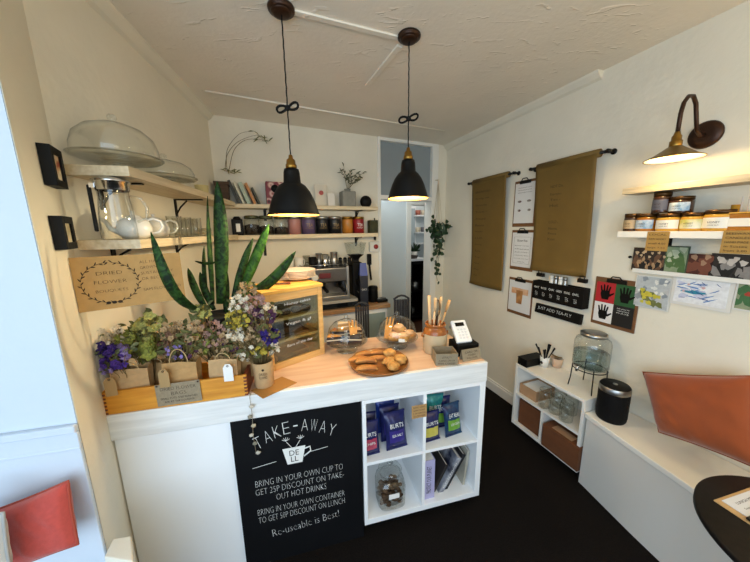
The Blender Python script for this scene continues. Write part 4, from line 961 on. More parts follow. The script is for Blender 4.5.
# cushion and window seat at the near left
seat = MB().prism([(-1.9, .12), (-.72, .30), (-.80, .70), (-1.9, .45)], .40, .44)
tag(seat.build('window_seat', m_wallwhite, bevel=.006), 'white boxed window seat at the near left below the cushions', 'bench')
def soft(name, label, tl, tr, bl, br, th, m_, seam, seed):
    tl, tr, bl, br = map(V, (tl, tr, bl, br)); c = (bl + br) / 2
    t = thing(name, label, 'cushion', c, 0)
    nm = (tr - tl).cross(tl - bl).normalized()
    if nm.dot(EYE - c) < 0: nm = -nm
    def fn(u, v, s_):
        x, z = u * 2 - 1, v * 2 - 1
        e = (max(0, 1 - x ** 4) * max(0, 1 - z ** 4)) ** .5
        uu = .5 + .5 * x * (1 - .04 * (1 - z * z)); vv = .5 + .5 * z * (1 - .05 * (1 - x * x))
        p = bl.lerp(br, uu).lerp(tl.lerp(tr, uu), vv) - c
        wr = .005 * noise.noise(V((x * 2.5, z * 2.5, seed))) + .004 * noise.noise(V((x * 6 + z * 3, z * 2, seed + 3)))
        return p + nm * s_ * (th / 2 * e ** .8 + wr * e)
    m = MB(); m.grid(lambda u, v: fn(u, v, 1), 30, 30).grid(lambda u, v: fn(1 - u, v, -1), 30, 30); m.build('cover', m_, t)
    ring = [fn(i / 20, 0, 1) for i in range(20)] + [fn(1, i / 20, 1) for i in range(20)] + [fn(1 - i / 20, 1, 1) for i in range(20)] + [fn(0, 1 - i / 20, 1) for i in range(20)]
    MB().tube(ring, .004, 6, closed=True).build('seam_piping', seam, t)
m_red = mat('coral_red_fabric', 'B2453C', .9, var=.06, vscale=90, sheen=.3, bump=.12, bscale=300); m_redd = mat('coral_seam', 'A04434', .9)
PF = Frame((PE.x, PE.y, 0), math.atan2(.227, .974))
def pill(px, py, off): q = PF.on(px, py, off); return q
def pp(px, py, off): return PF.M @ PF.on(px, py, off)
soft('cushion', 'coral red cushion leaning on the pillar at the lower left', pp(-30, 519, .07), pp(68, 481, .06), pp(-14, 580, .12), pp(78, 544, .11), .07, m_red, m_redd, 3)
soft('cushion', 'pale grey cushion in the lower left corner before the red one', pp(-60, 520, .14), pp(3, 513, .15), pp(-50, 585, .2), pp(12, 580, .2), .05, mat('pale_grey_fabric', 'B9BCBC', .9, bump=.1, bscale=300), mat('grey_seam', '9C9E9E', .9), 4)
# ------------------------------------------------------------------ back wall shelves
BU, BL_ = 1.885, 1.621
XE = BF.on(378, 207, .2).x
XS = .03
t1 = thing('wall_shelf', 'upper pale shelf on the back wall with books and vase', 'shelf', BF.o, BF.a, 'back wall shelves')
MB().box(XS, XE, -.2, -.001, BU - .034, BU).build('board', m_shelf, t1, bevel=.002)
t2 = thing('wall_shelf', 'lower pale shelf on the back wall lined with jars and tins', 'shelf', BF.o, BF.a, 'back wall shelves')
MB().box(XS, XE, -.2, -.001, BL_ - .038, BL_).build('board', m_shelf, t2, bevel=.002)
for px in (265, 356): bracket(t1, BF.on(px, 215, 0).x, BU - .034, .16, .10); bracket(t2, BF.on(px, 250, 0).x, BL_ - .038, .16, .16 if px < 300 else .1)
def bs(px, off=.1): return BF.on(px, 210, off).x
def put(px, off, z): return BF.w(bs(px, off), -off, z + .0005)
K = .0096                                                    # metres per pixel there
# books leaning left
for i, (px, c, w, h, tl, lb) in enumerate(((238.5, '3A3A34', .022, .20, -19, 'dark book first from the plant box on the upper back shelf'), (243.5, 'CFC7AE', .018, .19, -19, 'cream book second from the plant box on the upper back shelf'), (248, 'AEBBA6', .03, .185, -19, 'pale green book third from the plant box on the upper back shelf'), (254.5, 'C0814A', .022, .185, -20, 'orange book fourth from the plant box on the upper back shelf'), (259.5, '4A4A3C', .016, .15, -21, 'short dark olive book last of the leaning row on the upper back shelf'))):
    q = BF.w(bs(px, .15), -.15, BU + .0005)
    t = thing('book', lb, 'book', q, (0, R(tl), BF.a), 'leaning books on the back shelf')
    MB().box(0, .002, 0, .13, 0, h).box(w - .002, w, 0, .13, 0, h).box(.002, w - .002, 0, .003, 0, h).build('cover', mat('book_cover_' + 'abcde'[i], c, .6), t, bevel=.0008)
    MB().box(.0022, w - .0022, .0032, .127, .002, h - .002).build('page_block', m_paper, t)
# patterned box
t = thing('patterned_box', 'red and black floral patterned box behind the left pendant shade', 'box', put(276, .1, BU), BF.a)
MB().box(-.075, .075, -.05, .05, 0, .20).build('box_body', ramp_mat('floral_print', [(.1, '2A1418'), (.25, '8A1C30'), (.4, 'D8B8A8'), (.6, '7A2030')], 16, .5, 'voronoi'), t, bevel=.002)
m = MB(); m.lathe([(0, 0), (.034, 0), (.034, .002), (0, .002)], 24); m.build('dark_roundel', m_black, t, loc=(0, -.0505, .14), rot=(R(90), 0, 0))
def card(name, label, px, off, w, h, m_, tilt=-8, extra=None, cat='card'):
    q = put(px, off, BU); t = thing(name, label, cat, q, BF.a)
    MB().box(-w/2, w/2, 0, .003, 0, h).build('card', m_, t, rot=(R(tilt), 0, 0))
    if extra: extra(t, tilt)
def ex1(t, tl):
    m = MB(); m.lathe([(0, 0), (.022, 0), (.022, .001), (0, .001)], 20); m.build('printed_motif', mat('coral_print', 'C0605A', .8), t, loc=(0, -.0012, .13), rot=(R(90 + tl), 0, 0))
card('print_card', 'white card print with dark figure leaning beside the shade', 303, .12, .06, .16, mat('sepia_card', 'C9C0AE', .8, col2='6A6258', vscale=20))
card('print_card', 'tall cream card print with pink flower leaning on the upper back shelf', 322, .08, .12, .21, mat('cream_card', 'DDD3C0', .8), -6, ex1)
card('print_card', 'small white card print with dots propped before the tall cream one', 332, .14, .07, .125, mat('white_dotted_card', 'E0DAD0', .8), -8)
# cement vase
def sprigs(m, lf, base, tips, rr, w=.012, l=.04, nper=7):
    for tp in tips:
        tp = V(tp); mid = (V(base) + tp) / 2 + V((rr.uniform(-.02, .02), 0, .03))
        m.tube([V(base), mid, tp], [.0022, .0018, .001], 5)
        for k in range(nper):
            u = .35 + .65 * k / nper; p = (V(base).lerp(mid, u * 2) if u < .5 else mid.lerp(tp, u * 2 - 1))
            d = V((rr.uniform(-1, 1), rr.uniform(-.5, .5), rr.uniform(-.2, .7))).normalized(); lf.leaf(p, p + d * l * rr.uniform(.6, 1.2), w, d.orthogonal() * .003, None, 4, .2)
t = thing('cement_vase', 'square cement vase with dried leafy sprigs on the upper back shelf', 'vase', put(348, .1, BU), BF.a)
MB().box(-.072, .072, -.06, .06, 0, .15).build('vase_body', mat('cement', '8A887E', .85, var=.06, vscale=30, bump=.2), t, bevel=.012, seg=3)
MB().lathe([(.03, .15), (.032, .175), (.028, .175), (.026, .152)], 20).build('neck', mat('cement', '8A887E'), t)
m, lf = MB(), MB(); rr = random.Random(5)
sprigs(m, lf, (0, 0, .16), [(-.06, 0, .36), (-.03, 0, .42), (.04, .0, .37), (.10, .0, .33), (.17, 0, .30), (.20, 0, .36), (-.01, 0, .30), (.12, 0, .25)], rr, .014, .055)
tag(m.build('stems', F_STEM, t), kind='stuff'); tag(lf.build('leaves', mat('grey_olive_leaf', '5E6048', .8), t), kind='stuff')
t = thing('round_speaker', 'black round ball speaker at the end of the upper back shelf', 'speaker', put(366, .1, BU), BF.a)
MB().ball((0, 0, .056), .062, (1, .75, 1), 28, 18).build('body', m_black, t); MB().cyl(.03, 0, .01).build('foot', m_black, t)
# planter with dry trailing twig
t = thing('brown_planter', 'brown wooden planter box with arching dry twig in the corner of the upper back shelf', 'planter', put(225, .09, BU) , BF.a)
mbw = wood('brown_planter_wood', '3A2616', '4C3420', .7, 'X', 6)
m = MB(); m._add([(-.05, -.05, 0), (.045, -.05, 0), (.045, .05, 0), (-.05, .05, 0), (-.055, -.06, .16), (.05, -.06, .16), (.05, .06, .16), (-.055, .06, .16)], [(0, 3, 2, 1), (4, 5, 6, 7), (0, 1, 5, 4), (1, 2, 6, 5), (2, 3, 7, 6), (3, 0, 4, 7)]); m.build('box', mbw, t, bevel=.003)
MB().box(-.062, .055, -.065, .065, .155, .18).build('rim_board', mbw, t, bevel=.002)
m, lf = MB(), MB(); b0_ = V((bs(222, .09), 0, BU))
def rel(px, py): q = BF.on(px, py, .09); return V((q.x - b0_.x, 0, q.z - BU))
for path in ([(222, 171), (224, 155), (233, 143), (245, 137), (255, 135), (262, 138)], [(226, 170), (231, 150), (242, 140), (256, 139), (268, 141)], [(224, 171), (224, 150), (236, 134), (250, 131)]):
    pts = [rel(*p) for p in path]; out = []
    for i in range(len(pts) - 1):
        p0, p1, p2, p3 = [pts[min(max(i + k, 0), len(pts) - 1)] for k in (-1, 0, 1, 2)]
        for j in range(6): u = j / 6; out.append(.5 * (2 * p1 + (p2 - p0) * u + (2 * p0 - 5 * p1 + 4 * p2 - p3) * u * u + (3 * p1 - p0 - 3 * p2 + p3) * u ** 3))
    out.append(pts[-1]); m.tube(out, [.0026 - .0018 * i / len(out) for i in range(len(out))], 5)
rr = random.Random(8)
for px, py in ((257, 136), (259, 138), (255, 139), (262, 139), (266, 141), (281, 138), (228, 171), (233, 172), (223, 171), (232, 174), (225, 169), (251, 131)):
    p = rel(px, py) if px < 275 else rel(262, 140)
    for k in range(2):
        d = V((rr.uniform(-1, 1), rr.uniform(-.4, .4), rr.uniform(-.5, .6))).normalized(); lf.leaf(p, p + d * .05, .011, V((0, 0, .004)), None, 4, .2)
tag(m.build('twigs', F_STEM, t), kind='stuff'); tag(lf.build('leaves', mat('dry_olive_leaf', '6A6A3A', .8), t), kind='stuff')

# lower shelf: canister, jars, tins
t = thing('black_canister', 'black canister with white label at the corner of the lower back shelf', 'canister', put(236, .1, BL_), BF.a)
MB().box(-.045, .045, -.04, .04, 0, .14).build('body', m_black, t, bevel=.008); MB().lathe([(0, .14), (.03, .14), (.032, .15), (.02, .162), (0, .163)], 20).build('lid', m_blackmetal, t); MB().box(-.012, .022, -.042, -.0405, .03, .1).build('label', m_paper, t)
for i, (px, lb) in enumerate(((250.5, 'glass jar of dark contents next to the black canister'), (265, 'glass jar of dark contents second from the black canister'), (280, 'glass jar of dark contents below the left pendant shade'))):
    t = thing('storage_jar', lb, 'jar', put(px, .1, BL_), BF.a, 'glass storage jars on the back shelf')
    MB().lathe([(0, .002), (.058, .0), (.064, .006), (.064, .13), (.058, .142), (.055, .148)], 28).build('glass_body', m_glass2, t)
    MB().lathe([(.054, .142), (.06, .146), (.06, .165), (.05, .17), (0, .17)], 28).build('lid', mat('olive_tin_lid', '5A5E44', .4, metal=.5), t)
    tag(MB().lathe([(0, .006), (.058, .006), (.059, .085 - i * .012), (.03, .095 - i * .012), (0, .09 - i * .012)], 24).build('contents', mat('dark_beans', '1C120D', .8, var=.4, vscale=150), t), kind='stuff')
for i, (px, c, lb, w) in enumerate(((293.5, 'B07A74', 'dusty pink tin on the lower back shelf below the left pendant', .058), (307.5, '5A4A6A', 'purple labelled tin on the lower back shelf', .066), (321.5, '16161A', 'black labelled tin next to the purple tin', .062), (334, '14161A', 'black labelled tin next to the orange tin', .064), (347, 'B8762A', 'orange labelled tin on the lower back shelf', .055), (358, '8E1C22', 'red labelled tin on the lower back shelf', .058))):
    t = thing('tea_tin', lb, 'tin', put(px, .1, BL_), BF.a, 'labelled tins on the back shelf')
    MB().lathe([(0, 0), (w, 0), (w, .135), (w * .97, .14)], 28).build('body', mat('tin_' + 'abcdef'[i], c, .4), t)
    MB().lathe([(w * .97, .14), (w * 1.02, .14), (w * 1.02, .162), (w * .95, .167), (0, .167)], 28).build('lid', m_steel if i < 4 else m_brass, t)
    if i:
        g = MB()
        for k, (tx, hh) in enumerate((('TEA', .03), ('LOOSE LEAF', .012))):
            vs, fs = glyphs(tx); g.text(tx, T(0, -w - .002, .085 - k * .03), width=w * (1 if k == 0 else 1.2), height=hh)
        for iv, v in enumerate(g.v): g.v[iv] = V((w * 1.015 * math.sin(v.x / w), -w * 1.015 * math.cos(v.x / w), v.z))
        g.build('label_lettering', m_tag if i != 5 else m_chalk, t)
t = thing('green_box', 'small dark green box at the end of the lower back shelf', 'box', put(372.5, .09, BL_), BF.a)
MB().box(-.045, .045, -.04, .04, 0, .125).build('box_body', mat('dark_green_card', '3A3C1C', .6, col2='22240F', vscale=20), t, bevel=.002)
MB().box(-.045, .045, -.041, .04, .1255, .132).build('box_lid', mat('dark_green_card', '3A3C1C'), t)
# round pan hanging by the shelf end and power switch
q = BF.on(381.5, 231, .02)
t = thing('hanging_pan', 'black round pan hung on the door trim beside the lower back shelf', 'pan', BF.w(XE + .025, -.028, 1.63), (0, 0, BF.a + R(70)))
MB().lathe([(0, 0), (.085, 0), (.095, .02), (.092, .02), (.083, .004), (0, .004)], 32).build('pan_body', m_blackmetal, t, rot=(R(90), 0, 0))
MB().tube([(0, -.01, .09), (0, -.01, .15)], .006, 8).build('pan_handle', m_blackmetal, t)
q = BF.on(373, 246.5, 0)
t = thing('power_switch', 'white wall switch box with round red button below the back shelf', 'switch', BF.w(q.x, 0, q.z), BF.a)
MB().box(-.055, .06, -.05, -.001, -.058, .055).build('switch_box', mat('switch_white', 'DAD8D0', .4), t, bevel=.006)
MB().lathe([(0, 0), (.026, 0), (.026, .01), (.02, .016), (0, .017)], 24).build('red_button', mat('switch_red', '8E1C1C', .4), t, loc=(.012, -.05, 0), rot=(R(90), 0, 0))
q = BF.on(369, 262, .02)
t = thing('black_plug', 'black plug and lead hanging below the wall switch', 'plug', BF.w(q.x, 0, q.z), BF.a)
MB().box(-.02, .02, -.05, -.001, -.03, .09).build('plug_body', m_black, t, bevel=.006); MB().tube([(0, -.03, -.03), (.005, -.035, -.1), (.01, -.05, -.2)], .012, 8).build('lead', m_black, t)

# ------------------------------------------------------------------ back worktop and coffee machine
fa, fb = at_z(325, 311.7, .9), at_z(390.6, 303.7, .9)
d_ = (fb - fa); WK = Frame((fb.x, fb.y, 0), math.atan2(d_.y, d_.x))   # front right corner is the origin, x negative to the left
WD = .37
t = thing('back_worktop', 'wood edged back worktop on white units along the back wall', 'counter', WK.o, WK.a)
MB().box(-1.15, 0, 0, WD, .86, .9).build('worktop_board', wood('oak_edge', '9A7450', 'B08A62', .45, 'X', 4), t, bevel=.003)
MB().box(-1.14, -.03, .04, WD, 0, .859).build('white_units', m_white, t)
MB().box(-.31, -.03, .02, .0395, .10, .855).build('fridge_frame', m_white, t, bevel=.004); MB().box(-.285, -.055, .014, .0195, .15, .815).build('fridge_glass', mat('green_grey_glass', '93A3A1', .15), t)
def wk(px, py, z=.9): return WK.l(at_z(px, py, z))
def wo(px, y, z): q = WK.on(px, 290, -y); return WK.w(q.x, y, z + .0005)
# platform under the machine
q0, q1 = wk(322, 309), wk(355, 305)
PX0, PX1 = -.74, q1.x
t = thing('machine_plinth', 'low dark fronted stand under the espresso machine', 'stand', WK.o, WK.a)
MB().box(PX0, PX1, .05, WD - .02, .9005, .955).build('dark_front', mat('gloss_black_panel', '101418', .08), t); MB().box(PX0 - .01, PX1 + .01, .04, WD - .015, .9555, .985).build('grey_top', mat('grey_board', 'A8A49C', .5), t, bevel=.002)
MZ = .986
mx0, mx1 = WK.on(300, 280, -.2).x, WK.on(345, 280, -.15).x
t = thing('espresso_machine', 'chrome espresso machine with pressure dial and red badge on the back worktop', 'coffee machine', WK.w((mx0 + mx1) / 2, .19, MZ), WK.a)
w2 = (mx1 - mx0) / 2; mh = WK.on(330, 266, -.2).z - MZ
m_dsteel = mat('dark_steel', '6C6C6E', .3, metal=1)
MB().box(-w2, w2, -.02, .18, .03, mh).build('machine_body', m_dsteel, t, bevel=.01, seg=3)
MB().box(-w2, w2, -.14, -.0205, mh * .56, mh).build('group_head_housing', m_dsteel, t, bevel=.012, seg=3)
MB().box(-w2, w2, -.15, -.0205, .0, .045).build('drip_tray', m_steel, t, bevel=.005)
for sx in (-1, 1): MB().box(sx * w2 - .012, sx * w2 + .012, -.15, .18, 0.0, mh + .01).build('side_panel', m_steel, t, bevel=.004)
for x in (-.02, .14):
    MB().cyl(.03, mh * .40, mh * .56, c=(x, -.085, 0)).build('group_head', m_chrome, t)
    MB().tube([(x, -.1, mh * .42), (x + .01, -.24, mh * .36)], [.012, .016], 10).build('portafilter_handle', m_black, t)
    MB().cyl(.032, mh * .36, mh * .43, c=(x, -.085, 0)).build('portafilter', m_steel, t)
MB().lathe([(0, 0), (.03, 0), (.03, .012), (.026, .014), (0, .014)], 28).build('dial', mat('dial_white', 'E5E5E0', .3), t, loc=(-.10, -.141, mh * .74), rot=(R(90), 0, 0))
MB().lathe([(.03, 0), (.036, 0), (.036, .016), (.03, .016)], 28).build('dial_bezel', m_chrome, t, loc=(-.10, -.141, mh * .74), rot=(R(90), 0, 0))
MB().box(-.06, .05, -.152, -.1405, mh * .70, mh * .86).build('red_badge', mat('deep_red_badge', '5E0F1A', .4), t, bevel=.008)
for x in (-w2 + .03, w2 - .03): MB().tube([(x, -.13, mh * .6), (x + .01, -.17, mh * .4), (x, -.18, mh * .18)], .005, 8).build('steam_wand', m_chrome, t)
rl = MB()
for y in (-.13, .17): rl.tube([(-w2, y, mh + .03), (w2, y, mh + .03)], .004, 6)
for x in (-w2, w2): rl.tube([(x, -.13, mh + .03), (x, .17, mh + .03)], .004, 6)
for x in (-w2, 0, w2):
    for y in (-.13, .17): rl.tube([(x, y, mh), (x, y, mh + .03)], .004, 6)
rl.build('cup_rail', m_chrome, t)
MT = MZ + mh + .0005
def cupz(px, y, lb, r, h, m_, name, cat, grp, handle=False, lid=None):
    q = WK.on(px, 260, -y); t = thing(name, lb, cat, WK.w(q.x, y, MT), WK.a + R(30), grp)
    MB().lathe([(0, 0), (r * .8, 0), (r * .95, .008), (r, h), (r * .94, h), (r * .88, .01), (0, .008)], 24).build('cup_body', m_, t)
    if handle: MB().tube([(r * .95, 0, h * .8), (r * 1.5, 0, h * .78), (r * 1.6, 0, h * .5), (r * 1.4, 0, h * .25), (r * .93, 0, h * .22)], .005, 8).build('handle', m_, t)
    if lid: MB().lathe([(0, h), (r * 1.02, h), (r * 1.02, h + .012), (0, h + .014)], 24).build('lid', lid, t)
gr = 'cups and cans on the coffee machine'
cupz(290, .24, 'white mug at the left end on top of the espresso machine', .038, .095, m_white_china, 'mug', 'cup', gr, True)
cupz(299, .20, 'white mug second from the left on top of the espresso machine', .04, .10, m_white_china, 'mug', 'cup', gr, True)
cupz(306.5, .26, 'glass behind the mugs on top of the espresso machine', .034, .11, m_glass2, 'drinking_glass', 'glass', gr)
cupz(312.5, .16, 'dark cup in the middle on top of the espresso machine', .038, .10, m_black, 'mug', 'cup', gr, True)
cupz(319, .26, 'short steel can behind the dark cup on the espresso machine', .032, .115, m_steel, 'steel_can', 'can', gr, False, m_steel)
cupz(325, .17, 'wide steel milk can on top of the espresso machine', .037, .12, m_chrome, 'milk_jug', 'jug', gr, True)
cupz(334, .2, 'tall steel can right of the milk can on the espresso machine', .037, .125, m_steel, 'steel_can', 'can', gr, False, m_steel)
for i, px in enumerate((340.5, 345, 349.5)):
    q = WK.on(px, 263, -.2); t = thing('shaker', ('left', 'middle', 'right')[i] + ' of the three small shakers on the right end of the machine top', 'shaker', WK.w(q.x, .2, MT), 0, 'small shakers')
    MB().cyl(.017, 0, .06, 16).build('body', m_steel, t); MB().lathe([(.018, .06), (.018, .07), (.008, .08), (0, .081)], 16).build('lid', m_black, t)
# grinder
gq = WK.on(357, 290, -.2); t = thing('coffee_grinder', 'black coffee grinder with clear square hopper on the back worktop', 'grinder', WK.w(gq.x, .2, .9005), WK.a)
gz = lambda py: WK.on(356, py, -.2).z - .9005
MB().box(-.07, .07, -.10, .14, 0, .03).build('base', m_black, t, bevel=.008)
MB().box(-.055, .055, -.04, .12, .03, gz(262)).build('grinder_body', m_black, t, bevel=.015, seg=3)
MB().lathe([(.0, gz(262)), (.045, gz(262)), (.04, gz(260)), (.05, gz(258)), (.098, gz(254.5)), (0, gz(254.5))], 4, (0, .03, 0), False, PI / 4).build('hopper_collar', m_black, t)
MB().lathe([(.098, gz(254)), (.125, gz(243.5)), (.121, gz(243.5)), (.094, gz(254))], 4, (0, .03, 0), False, PI / 4).build('hopper', m_glass2, t)
MB().lathe([(0, gz(243.4)), (.128, gz(243.4)), (.128, gz(242.4)), (0, gz(242.4))], 4, (0, .03, 0), False, PI / 4).build('hopper_lid', m_glass2, t)
MB().box(-.02, .02, -.12, -.0405, .2, .26).build('spout', m_black, t, bevel=.005); MB().tube([(-.03, -.05, .15), (-.03, -.14, .14), (.03, -.14, .14), (.03, -.05, .15)], .005, 8).build('fork_rest', m_chrome, t)
q = WK.on(363.5, 290, -.05); t = thing('drinks_carton', 'tall navy carton with blue top beside the coffee grinder', 'carton', WK.w(q.x, .05, .9005), WK.a + R(-8))
hz = WK.on(362, 263, -.05).z - .9005
MB().box(-.04, .04, -.04, .04, 0, hz * .72).build('carton_body', mat('navy_carton', '141826', .45), t, bevel=.003)
m = MB(); m._add([(-.04, -.04, hz * .72), (.04, -.04, hz * .72), (.04, .04, hz * .72), (-.04, .04, hz * .72), (-.03, -.006, hz), (.03, -.006, hz), (.03, .006, hz), (-.03, .006, hz)], [(4, 5, 6, 7), (0, 1, 5, 4), (1, 2, 6, 5), (2, 3, 7, 6), (3, 0, 4, 7)]); m.build('blue_top', mat('bright_blue', '24408E', .4), t)
MB().text('OAT', T(0, -.041, hz * .4), width=.05).build('lettering', m_chalk, t)
q = WK.on(373, 292, -.17); t = thing('black_jug', 'black jug with handle at the right end of the back worktop', 'jug', WK.w(q.x, .17, .9005), WK.a)
MB().lathe([(0, 0), (.05, 0), (.055, .01), (.05, .12), (.052, .15), (.047, .15), (.045, .02), (0, .015)], 28).build('jug_body', m_black, t); MB().tube([(-.048, 0, .13), (-.085, 0, .12), (-.088, 0, .07), (-.052, 0, .04)], .007, 8).build('handle', m_black, t); MB().lathe([(0, .15), (.052, .151), (.045, .165), (.01, .17), (0, .17)], 28).build('lid', m_black, t)
q = WK.on(384, 300, -.12); t = thing('knock_box', 'low black knock box tray at the corner of the back worktop', 'tray', WK.w(q.x - .03, .14, .9005), WK.a)
MB().box(-.06, .06, -.06, .06, 0, .03).build('tray_body', m_black, t, bevel=.006); MB().tube([(-.06, 0, .033), (.06, 0, .033)], .006, 8).build('knock_bar', m_steel, t)

# slatted dark chairs behind the counter
def chair(px0, px1, pyt, yoff, label, z0=.45):
    q = at_z((px0 + px1) / 2, pyt, 1.03)
    t = thing('slatted_chair', label, 'chair', (q.x, q.y, 0), R(12), 'dark chairs behind the counter')
    w = (px1 - px0) * mpp((q.x, q.y, .9)) * .5
    MB().box(-.2, .2, -.36, .0, .43, .46).build('seat', m_darkchair, t, bevel=.008)
    b = MB()
    for i in range(6): x = -w + 2 * w * i / 5; b.box(x - w * .155, x + w * .155, .0, .016, .46, .985)
    b.build('back_slats', m_darkchair, t)
    MB().tube([(-w - .01, .022, .985), (-w * .5, .02, 1.015), (0, .018, 1.022), (w * .5, .02, 1.015), (w + .01, .022, .985)], .014, 8, flat=.7).build('top_rail', m_darkchair, t)
    for sx in (-.17, .17):
        for sy in (-.33, -.03): MB().tube([(sx * .9, sy, .43), (sx, sy, .002)], [.016, .012], 8).build('leg', m_darkchair, t)
m_darkchair = wood('dark_slat_wood', '22232A', '34353C', .45, 'Z', 5)
chair(356, 368, 302, 0, 'dark slatted chair back showing between the two cake domes')
chair(395, 409, 295, 0, 'dark slatted chair back showing before the open doorway')

# ------------------------------------------------------------------ beyond the door
kx0, kx1 = BF.on(411, 280, -(HD + .55)).x, BF.on(423.5, 280, -(HD + .55)).x
kz = BF.on(417, 261, -(HD + .55)).z
kc = HD + .55
t = thing('kitchen_cabinet', 'black kitchen unit with open shelf seen through the doorway', 'cabinet', BF.w(kx0, kc, 0), BF.a)
kw = kx1 - kx0 + .06
MB().box(0, .03, 0, .5, 0, kz).box(kw - .03, kw, 0, .5, 0, kz).box(.03, kw - .03, .48, .5, 0, kz).box(.03, kw - .03, 0, .48, .08, .11).box(.03, kw - .03, .0, .48, kz - .06, kz).build('carcass', m_black, t)
MB().box(.03, kw - .03, 0.01, .48, kz * .5, kz * .5 + .03).build('shelf_board', m_black, t); MB().box(-.02, kw + .02, -.02, .52, kz + .001, kz + .035).build('worktop_board', m_white, t)
for i, (x, z, lb) in enumerate(((.12, .111, 'grey pot on the lower shelf of the black kitchen unit'), (.2, kz * .5 + .031, 'steel pot on the middle shelf of the black kitchen unit'))):
    o = MB().lathe([(0, 0), (.08, 0), (.085, .01), (.085, .12), (.08, .12), (.078, .012), (0, .01)], 20).build('cooking_pot', m_steel, None, loc=BF.w(kx0 + x, kc + .2, z)); tag(o, lb, 'pot')
o = MB().lathe([(0, 0), (.1, 0), (.12, .05), (.115, .05), (.095, .008), (0, .006)], 24).build('roasting_dish', mat('dark_dish', '3A3128', .5), None, loc=BF.w(kx0 + .1, kc + .16, kz + .0355)); tag(o, 'dark dish standing on the white kitchen worktop', 'dish')
t = thing('kitchen_plant', 'small potted green plant on the kitchen worktop beyond the doorway', 'plant', BF.w(kx1 + .03, kc + .36, kz + .0355), BF.a)
MB().lathe([(0, 0), (.05, 0), (.06, .1), (.05, .1), (0, .09)], 20).build('pot', m_white_china, t)
lf = MB(); rr = random.Random(2)
for i in range(30):
    d = V((rr.uniform(-1, 1), rr.uniform(-1, 1), rr.uniform(.3, 1.6))).normalized(); lf.leaf((0, 0, .09), V((0, 0, .09)) + d * rr.uniform(.08, .2), .04, d.orthogonal() * .01, None, 4)
tag(lf.build('leaves', m_leaf, t), kind='stuff')
for i, py in enumerate((215, 232, 243)):
    a_ = BF.on(416.5, py, -(KD - .12)); b_ = BF.on(428, py, -(KD - .12))
    t = thing('kitchen_shelf', ('top', 'middle', 'bottom')[i] + ' small white shelf on the kitchen wall beyond the doorway', 'shelf', BF.w(a_.x, KD, a_.z), BF.a, 'kitchen wall shelves')
    MB().box(0, b_.x - a_.x + .1, -.16, -.001, -.025, 0).build('board', m_white, t)
    for k in range(3 if i < 2 else 0):
        c = ('A05A48', 'CFC5B0', '6A6A70')[(k + i) % 3]
        o = MB().lathe([(0, 0), (.045, 0), (.05, .09), (.045, .09), (0, .08)], 16).build('kitchen_cup', mat('cup_' + c.lower().translate(str.maketrans('0123456789', 'ghijklmnop')), c, .5), None, loc=BF.w(a_.x + .06 + k * .12, KD - .08, a_.z + .0005)); tag(o, ('first', 'second', 'third')[k] + ' cup from the left on the ' + ('top', 'middle')[i] + ' kitchen shelf', 'cup', 'cups on the kitchen shelves')
q = BF.on(413.5, 233, -(KD - .05)); t = thing('wall_picture', 'narrow pale framed picture on the kitchen wall', 'picture', BF.w(q.x, KD, q.z), BF.a)
MB().box(-.07, .07, -.02, -.001, -.5, .5).build('frame', m_white, t); MB().box(-.05, .05, -.022, -.0205, -.46, .46).build('print', mat('pale_print_blue', 'AAB8C0', .6), t)

# hanging plant on the right of the doorway
hq = BF.on(437, 245, .12)
t = thing('hanging_plant', 'trailing green plant in macrame hanger on the right of the doorway', 'plant', BF.w(hq.x, -.12, 0), BF.a)
def hp(px, py): q = BF.on(px, py, .12); return V((q.x - hq.x, 0, q.z))
top = hp(441, 180)
MB().lathe([(0, 0), (.05, .005), (.062, .05), (.065, .085), (.06, .085), (.045, .01), (0, .01)], 20, (0, 0, hp(437, 235).z - .04)).build('pot', mat('dark_green_pot', '22301F', .6), t)
b = MB(); b.lathe([(0, 0), (.012, 0), (.012, .015), (0, .015)], 12, (top.x, .06, top.z)); zb_ = hp(437, 229).z
for a in range(4):
    e = V((.06 * math.cos(a * PI / 2 + .6), .06 * math.sin(a * PI / 2 + .6), zb_)); b.tube([top + V((0, .05, 0)), e, (0, 0, zb_ - .15)], .0035, 5)
b.tube([top + V((0, .05, 0)), top + V((0, .12, .02))], .006, 6)
b.build('macrame_cord', mat('cream_cord', 'D8CDB6', .9), t)
lf, vn = MB(), MB(); rr = random.Random(9)
def hleaf(px, py, s):
    p = hp(px, py) + V((0, rr.uniform(-.06, .04), 0)); d = V((rr.uniform(-1, 1), rr.uniform(-.6, .2), rr.uniform(-1, .2))).normalized()
    lf.leaf(p, p + d * s, s * .85, d.orthogonal() * .006, V((d.z, rr.uniform(-.3, .3), -d.x)) if abs(d.x) + abs(d.z) > .3 else None, 5, .2)
for i in range(60): hleaf(rr.gauss(436.5, 3.4), rr.gauss(230, 6), .07 * rr.uniform(.7, 1.2))
for vx, y0, y1, sw_ in ((434, 235, 262, -.8), (437, 240, 281, .4), (441, 235, 250, 1.5), (439, 240, 274, .8), (445, 224, 228, 2)):
    pts = [hp(vx + math.sin(i * 1.1) * 1.2, y0 + (y1 - y0) * i / 6) for i in range(7)]; vn.tube(pts, .0025, 5)
    for i in range(7): hleaf(vx + math.sin(i * 1.1) * 1.2 + rr.uniform(-1, 1), y0 + (y1 - y0) * i / 6, .06 * rr.uniform(.7, 1.1))
for px, py in ((446, 224), (449, 225), (443, 223)): hleaf(px, py, .07)
tag(lf.build('leaves', m_leaf, t), kind='stuff'); tag(vn.build('vines', F_LEAF, t), kind='stuff')
